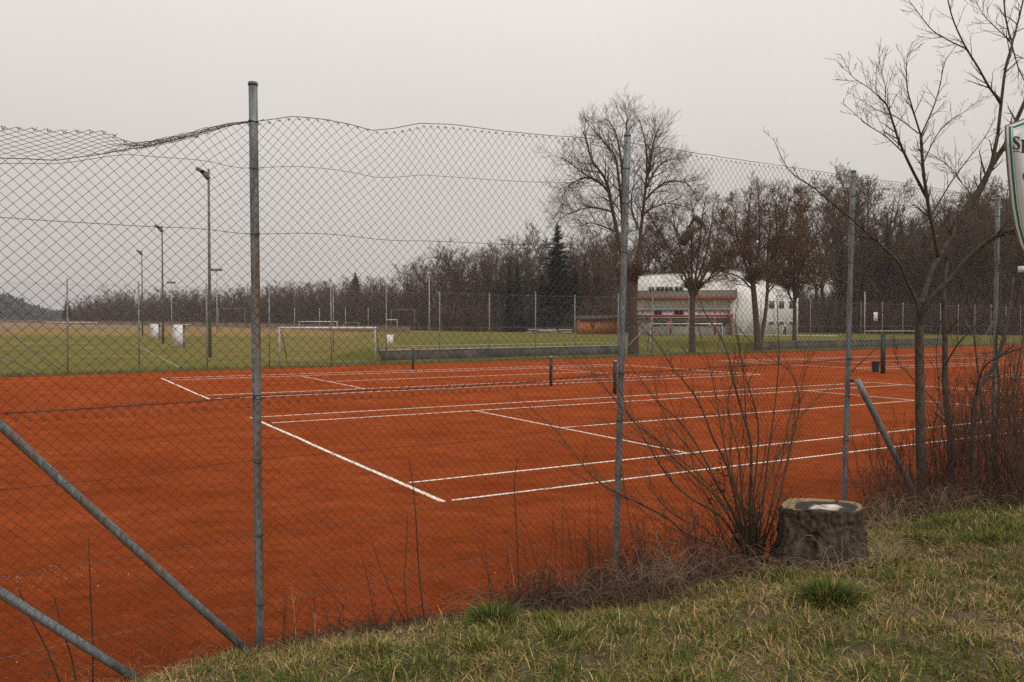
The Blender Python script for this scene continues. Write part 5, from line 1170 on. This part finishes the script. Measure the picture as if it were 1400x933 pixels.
for i in range(34):
    x = rng.choice([rng.uniform(380, 520), rng.uniform(640, 960), rng.uniform(640, 960)]); a_ = float(np.interp(x, [200, 355, 560, 760, 950], [925, 897, 858, 822, 792])); d = float(np.interp(x, [200, 355, 560, 760, 950], [5.4, 5.75, 6.1, 6.75, 7.3]))
    h = rng.uniform(30, 95); l = rng.uniform(-18, 18)
    mk = rng.choice(['dead', 'dead', 'straw']); zn = 'in the leaf litter right of the first fence post' if x < 560 else 'around the grass tuft on the clay edge' if x < 730 else 'just left of the second fence post' if x < 845 else 'between second fence post and willow'
    stalk([(x, a_ + 6), (x + l * .3, a_ - h * .4), (x + l * .7, a_ - h * .75), (x + l, a_ - h)], rng.uniform(.0016, .0028), ('short pale dead stalk ' if mk == 'straw' else 'short dark dead stalk ') + zn, d, mk, group='short dead stalks in the fence weeds')

# ------------------------------------------------------------------ grass, straw, brambles
def sample_bank(n_, qmin, qmax, amin=-4.0, amax=14.0):
    A = RN.uniform(amin, amax, n_); Q = RN.uniform(qmin, qmax, n_); x = FP[1].x + A * FE.x + Q * FNc.x; y = FP[1].y + A * FE.y + Q * FNc.y
    z = bank_z(x, y); ok = (y > 2.0); px = CX + x / np.maximum(y, .1) * F; py = CY + (EYE - y * SA - z) / np.maximum(y, .1) * F
    ok &= (px > -60) & (px < 1470) & (py < 1010) & (Q - bank_edge(A) > -0.12)
    return x[ok], y[ok], z[ok], A[ok], Q[ok]
def blades(b, x, y, z, ln, wd, lean, col, curl=.5, az=None):
    n_ = len(x)
    if az is None: az = RN.uniform(0, 2 * np.pi, n_)
    h = np.stack([np.cos(az), np.sin(az), np.zeros(n_)], 1); fa = az + np.pi / 2 + RN.normal(0, .6, n_); s_ = np.stack([np.cos(fa), np.sin(fa), np.zeros(n_)], 1) * (wd / 2)[:, None]
    p = np.stack([x, y, z - .012], 1); ca, sa_ = np.cos(lean), np.sin(lean); l2 = np.clip(lean + curl * RN.uniform(.3, 1.4, n_), 0, 2.4)
    m = p + (h * sa_[:, None] + np.array([[0, 0, 1]]) * ca[:, None]) * (ln * .55)[:, None]
    t = m + (h * np.sin(l2)[:, None] + np.array([[0, 0, 1]]) * np.cos(l2)[:, None]) * (ln * .45)[:, None]
    t[:, 2] = np.maximum(t[:, 2], z + .004); 
    v = np.stack([p - s_, p + s_, m + s_ * .8, m - s_ * .8, t], 1).reshape(-1, 3); k = np.arange(n_)[:, None] * 5
    b.add(v, tris=k + np.array([[3, 2, 4]]), col=np.repeat(col, 5, 0)); b.q.append(k + np.array([[0, 1, 2, 3]]) + b.n - len(v))
cG = np.array([.044, .086, .009]); cG2 = np.array([.110, .126, .018]); cS = np.array([.48, .345, .155]); cS2 = np.array([.30, .195, .072]); cB = np.array([.10, .062, .032])
def tint(n_, wts):
    pal = np.array([cG, cG2, cS, cS2, cB]); u = RN.random((n_, 1)); cw = np.cumsum(wts / wts.sum(1, keepdims=True), 1); i = (u > cw).sum(1).clip(0, 4)
    return pal[i] * RN.uniform(.6, 1.35, (n_, 1)) * RN.uniform(.92, 1.08, (n_, 3))
x, y, z, A, Q = sample_bank(330000, -.1, 5.4)
gn = vnoise(x * .9, y * .9, 41) * .5 + vnoise(x * 5.5, y * 5.5, 5) * .5; n_ = len(x); k_ = Q - bank_edge(A)
wt = np.stack([sst(.36, .60, gn) * 2.3 + .08, sst(.28, .58, gn) * 2.0 + .28, (1 - gn) * 1.5, (1 - gn) * 1.6 + .2, (1 - gn) * .8 + .15 + .9 * (1 - sst(.05, .5, k_))], 1)
dens = sst(.30, .56, vnoise(x * 3.1 + 9, y * 3.1, 14) * .6 + vnoise(x * 9, y * 9, 15) * .4) * .88 + .12
keep = RN.random(n_) < dens * np.interp(y, [3, 6, 10, 14], [.95, .8, .75, .7]); x, y, z, wt, gn = x[keep], y[keep], z[keep], wt[keep], gn[keep]; n_ = len(x)
ln = RN.gamma(6, .0098, n_) * (.55 + 1.25 * gn) * (.7 + .7 * vnoise(x * 3.1, y * 3.1, 14)); b = MB()
blades(b, x, y, z, ln, RN.uniform(.0026, .0058, n_), np.abs(RN.normal(.55, .42, n_)), tint(n_, wt), .7)
tag(b.build('meadow_grass', M['blade']), 'patchy green and straw-coloured winter grass on the bank', 'grass', kind='stuff')
cx_, cy_, cz_, cA, cQ = sample_bank(5200, .0, 5.4); b = MB()                          # little clumps, some green, some dead
for i in range(len(cx_)):
    k_ = int(R.uniform(18, 60)); rd = R.uniform(.03, .11); a = RN.uniform(0, 6.283, k_); r = rd * np.sqrt(RN.random(k_)); x = cx_[i] + np.cos(a) * r; y = cy_[i] + np.sin(a) * r
    g_ = float(vnoise(cx_[i] * .9, cy_[i] * .9, 41)) * .6 + float(vnoise(cx_[i] * 3, cy_[i] * 3, 42)) * .4 + R.gauss(0, .10)
    wt_ = [1.5, 1.0, .10, .12, .05] if g_ > .55 else [.35, 1.2, .6, .5, .1] if g_ > .43 else [.02, .12, 1.3, 1.1, .4]
    l_ = R.uniform(.05, .125) * (1.15 if g_ > .47 else .9)
    blades(b, x, y, bank_z(x, y), l_ * RN.uniform(.5, 1.15, k_), RN.uniform(.003, .0056, k_), np.clip((.15 if g_ > .47 else .55) + .9 * r / rd + RN.normal(0, .2, k_), 0, 1.5), tint(k_, np.tile(np.array([wt_]), (k_, 1))), .7, az=a + RN.normal(0, .5, k_))
tag(b.build('grass_clumps', M['blade']), 'small clumps of green and dead grass over the bank', 'grass', kind='stuff')
x, y, z, A, Q = sample_bank(150000, -.15, 5.4); n_ = len(x)
gn = vnoise(x * 2.3, y * 2.3, 24); keep = RN.random(n_) < .25 + .75 * sst(.4, .7, gn); x, y, z = x[keep], y[keep], z[keep]; n_ = len(x)
b = MB(); wt = np.tile(np.array([[.02, .08, 1.1, 1.3, .75]]), (n_, 1))
blades(b, x, y, z + .01, RN.uniform(.05, .17, n_), RN.uniform(.0022, .0046, n_), RN.uniform(1.05, 1.5, n_), tint(n_, wt), .25)
tag(b.build('dry_thatch', M['blade']), 'matted dead straw lying between the green grass', 'straw', kind='stuff')

def tuft(px, py, label, n_, rad, ln, wts, zup=0.0):
    # settle on the bank along the pixel ray
    d = 3.0
    for i in range(400):
        p = P(px, py, d)
        if p.z <= bz(p.x, p.y): break
        d += .03
    t_ = tag(thing('grass_tuft', (p.x, p.y, bz(p.x, p.y)), label, 'grass tuft')); b = MB(); a = RN.uniform(0, 6.283, n_); r = rad * np.sqrt(RN.random(n_)); x = p.x + np.cos(a) * r; y = p.y + np.sin(a) * r; z = bank_z(x, y)
    blades(b, x, y, z, ln * RN.uniform(.5, 1.15, n_), RN.uniform(.0035, .0062, n_), np.clip(.08 + .85 * r / rad + RN.normal(0, .18, n_), 0, 1.4), tint(n_, np.tile(np.array([wts], float), (n_, 1))), .75, az=a + RN.normal(0, .5, n_))
    o = b.build('blades', M['blade'], t_); b = MB(); m_ = n_ // 6; a = RN.uniform(0, 6.283, m_); r = rad * 1.1 * np.sqrt(RN.random(m_)); x = p.x + np.cos(a) * r; y = p.y + np.sin(a) * r
    blades(b, x, y, bank_z(x, y), ln * RN.uniform(.6, 1.2, m_), RN.uniform(.003, .005, m_), RN.uniform(.7, 1.4, m_), tint(m_, np.tile(np.array([[.0, .1, 1, .6, .1]]), (m_, 1))), .6, az=a); b.build('dry_blades', M['blade'], t_)
gw = [1.6, .9, .08, .08, .03]
tuft(1134, 822, 'lush dark green grass tuft in front of the stump', 1300, .20, .21, gw)
tuft(674, 852, 'green grass tuft at the clay edge between stalks', 800, .13, .21, gw)
tuft(772, 874, 'green grass tuft below the dead brambles', 480, .19, .15, [1.2, 1.2, .4, .3, .1])
tuft(660, 893, 'bright green grass tuft near the bottom centre', 600, .16, .12, [1, 1.4, .2, .2, .05])
tuft(1350, 742, 'green grass tuft on the bank near the right edge', 600, .20, .15, gw)
tuft(1258, 738, 'green grass tuft right of the stump', 500, .18, .14, [1.2, 1.2, .3, .2, .05])
tuft(1215, 772, 'loose grass tuft beside the stump foot', 500, .22, .14, [1, 1.2, .5, .3, .1])
tuft(320, 908, 'grass clump at the foot of the rusty brace pole', 700, .22, .12, [1, 1.3, .5, .3, .1])
tuft(505, 886, 'low grass clump on the clay edge', 500, .2, .10, [1, 1.3, .5, .3, .1])

# brambles and arching dead stems
def arcs(n_, cx, cy, sx_, sy_, d0, ds, h0, h1, rr, name, label, m, seed, span=(.15, .6)):
    rng = random.Random(seed); a, c, r = [], [], []; heaps = [(rng.gauss(cx, sx_), rng.gauss(cy, sy_ * .9), rng.uniform(.5, 1.5)) for k in range(14)]
    for i in range(n_):
        hp = rng.choice(heaps); far_ = rng.random() < .35
        px, py = (rng.gauss(cx, sx_), rng.gauss(cy, sy_)) if far_ else (rng.gauss(hp[0], sx_ * .16), rng.gauss(hp[1], sy_ * .3)); d = d0 + (px - cx) * ds + rng.uniform(-.3, .3); p = P(px, py, d); p.z = bz(p.x, p.y); az = rng.random() * 6.283; L_ = rng.uniform(*span); h = rng.uniform(h0, h1) * (.6 if far_ else hp[2])
        q0 = None; rad = rng.uniform(.6, 1.3) * rr
        for k in range(7):
            t = k / 6; q = p + Vector((math.cos(az) * L_ * t, math.sin(az) * L_ * t, h * math.sin(t * 2.7) + rng.gauss(0, .01)))
            q.z = max(q.z, bz(q.x, q.y) + .003)
            if q0 is not None: a.append(tuple(q0)); c.append(tuple(q)); r.append(rad * (1.1 - .7 * t))
            q0 = q
    b = MB(); r = np.array(r); b.segs(a, c, r, r * .9, 4); tag(b.build(name, m), label, 'brambles', kind='stuff')
arcs(1050, 900, 806, 92, 22, 6.75, .0022, .04, .27, .0032, 'bramble_tangle', 'tangled dead brown brambles left of the stump', M['redtwig'], 61)
arcs(420, 890, 800, 85, 22, 6.75, .0022, .08, .34, .0027, 'bramble_tangle', 'pale dry stems arching over the brambles', M['haygrass'], 62, (.2, .7))
arcs(900, 770, 815, 60, 14, 6.45, .0024, .03, .16, .0019, 'weed_litter', 'dead weeds along the clay edge', M['dead'], 63, (.08, .35))
arcs(900, 500, 866, 120, 8, 5.95, .0021, .02, .10, .0017, 'weed_litter', 'brown weed litter at the clay edge between the first posts', M['dead'], 64, (.05, .25))
arcs(420, 1270, 704, 70, 12, 9.0, .0006, .05, .30, .0020, 'bramble_tangle', 'dead grass and brambles round the sapling feet', M['straw'], 65, (.15, .6))
arcs(1500, 1310, 694, 75, 12, 9.2, .0002, .05, .45, .0024, 'bramble_tangle', 'brown brambles round the saplings', M['redtwig'], 66, (.15, .6))
arcs(300, 1150, 755, 45, 12, 7.0, .0006, .04, .22, .0020, 'weed_litter', 'straw stems round the stump foot', M['straw'], 67, (.1, .4))
arcs(260, 240, 925, 90, 8, 5.45, .0010, .02, .09, .0015, 'weed_litter', 'dry grass stems at the bottom left corner', M['straw'], 68, (.06, .25))

# leaves and crumbs on the clay by the fence
def litter(n_, name, label, qa, qb, aa, ab, sz, mname, seed, zf=None):
    rng = np.random.default_rng(seed); A = rng.uniform(aa, ab, n_); Q = qb - (qb - qa) * rng.random(n_) ** 2.2; x = FP[1].x + A * FE.x + Q * FNc.x; y = FP[1].y + A * FE.y + Q * FNc.y; z = np.maximum(bank_z(x, y), 0) + .006
    v, t = [], []
    for i in range(n_):
        a = rng.random() * 6.283; s_ = sz * rng.uniform(.5, 1.5); c = Vector((x[i], y[i], z[i])); e = Vector((math.cos(a), math.sin(a), rng.uniform(-.1, .35))) * s_; f = Vector((-math.sin(a), math.cos(a), rng.uniform(-.2, .4))) * s_ * .45; k = len(v)
        v += [tuple(c - e), tuple(c + f), tuple(c + e * .9 + Vector((0, 0, s_ * .3))), tuple(c - f), tuple(c + Vector((0, 0, s_ * .2)))]; t += [(k, k + 4, k + 1), (k + 1, k + 4, k + 2), (k + 2, k + 4, k + 3), (k + 3, k + 4, k)]
    b = MB(); b.add(v, tris=t); tag(b.build(name, M[mname]), label, 'leaf litter', kind='stuff')
litter(2600, 'leaf_litter', 'brown fallen leaf scraps on the clay along the fence', -2.6, .55, -3, 5, .011, 'dead', 1)
litter(1900, 'leaf_litter', 'curled brown leaves along the clay edge', -.25, .75, -.5, 4.5, .017, 'redtwig', 5)
litter(60, 'leaf_litter', 'pale leaf scraps on the clay along the fence', -3.0, .5, -3, 5, .010, 'straw', 2)
litter(1400, 'leaf_litter', 'brown dead leaves in the grass of the bank', 0.0, 5.2, -2, 12, .018, 'redtwig', 3)

p0 = G(62, 790, 0); rng = np.random.default_rng(8); v, t = [], []                       # a drift of pale leaves on the clay at far left
for i in range(60):
    c = p0 + Vector((rng.normal(0, .30), rng.normal(0, .20), .004)); a = rng.random() * 6.283; s_ = rng.uniform(.004, .015); e = Vector((math.cos(a), math.sin(a), rng.uniform(-.1, .3))) * s_; f = Vector((-math.sin(a), math.cos(a), .2)) * s_ * .5; k = len(v)
    v += [tuple(c - e), tuple(c + f), tuple(c + e), tuple(c - f), tuple(c + Vector((0, 0, s_ * .3)))]; t += [(k, k + 4, k + 1), (k + 1, k + 4, k + 2), (k + 2, k + 4, k + 3), (k + 3, k + 4, k)]
b = MB(); b.add(v, tris=t); tag(b.build('leaf_litter', M['straw']), 'pale drift of dead leaves on the clay at lower left', 'leaf litter', kind='stuff')

# ragged grass fringe between clay and pitch
a, c, r = [], [], []
for i in range(9000):
    s_ = R.uniform(-46, 66); bb = R.uniform(-.55, .9); p = far(s_, bb, .0); a.append(tuple(p)); c.append(tuple(p + Vector((R.gauss(0, .05), R.gauss(0, .05), R.uniform(.06, .24))))); r.append(R.uniform(.008, .02))
b = MB(); b.segs(a, c, np.array(r), np.array(r) * .2, 3); fm = mat("fringe_grass", (0.085, 0.085, 0.022), (0.19, 0.15, 0.06), 1.2, .95)
tag(b.build('grass_fringe', fm), 'rough grass fringe along the far clay edge', 'grass', kind='stuff')

# ------------------------------------------------------------------ hazy air
hb = MB(); hb.box((250, 400, 20), (2600, 2400, 50)); 
hm = bpy.data.materials.new("haze_air"); hm.use_nodes = True; hn = hm.node_tree; hn.nodes.clear()
ho = hn.nodes.new("ShaderNodeOutputMaterial"); hv = hn.nodes.new("ShaderNodeVolumePrincipled"); hv.inputs['Color'].default_value = (.88, .90, .93, 1); hv.inputs['Density'].default_value = 0.00033; hv.inputs['Anisotropy'].default_value = .2
hn.links.new(hv.outputs[0], ho.inputs['Volume'])
tag(hb.build('haze', hm), kind='stuff')
print("tris", sum(len(o.data.polygons) for o in bpy.data.objects if o.type == 'MESH'), "objects", len(bpy.data.objects))
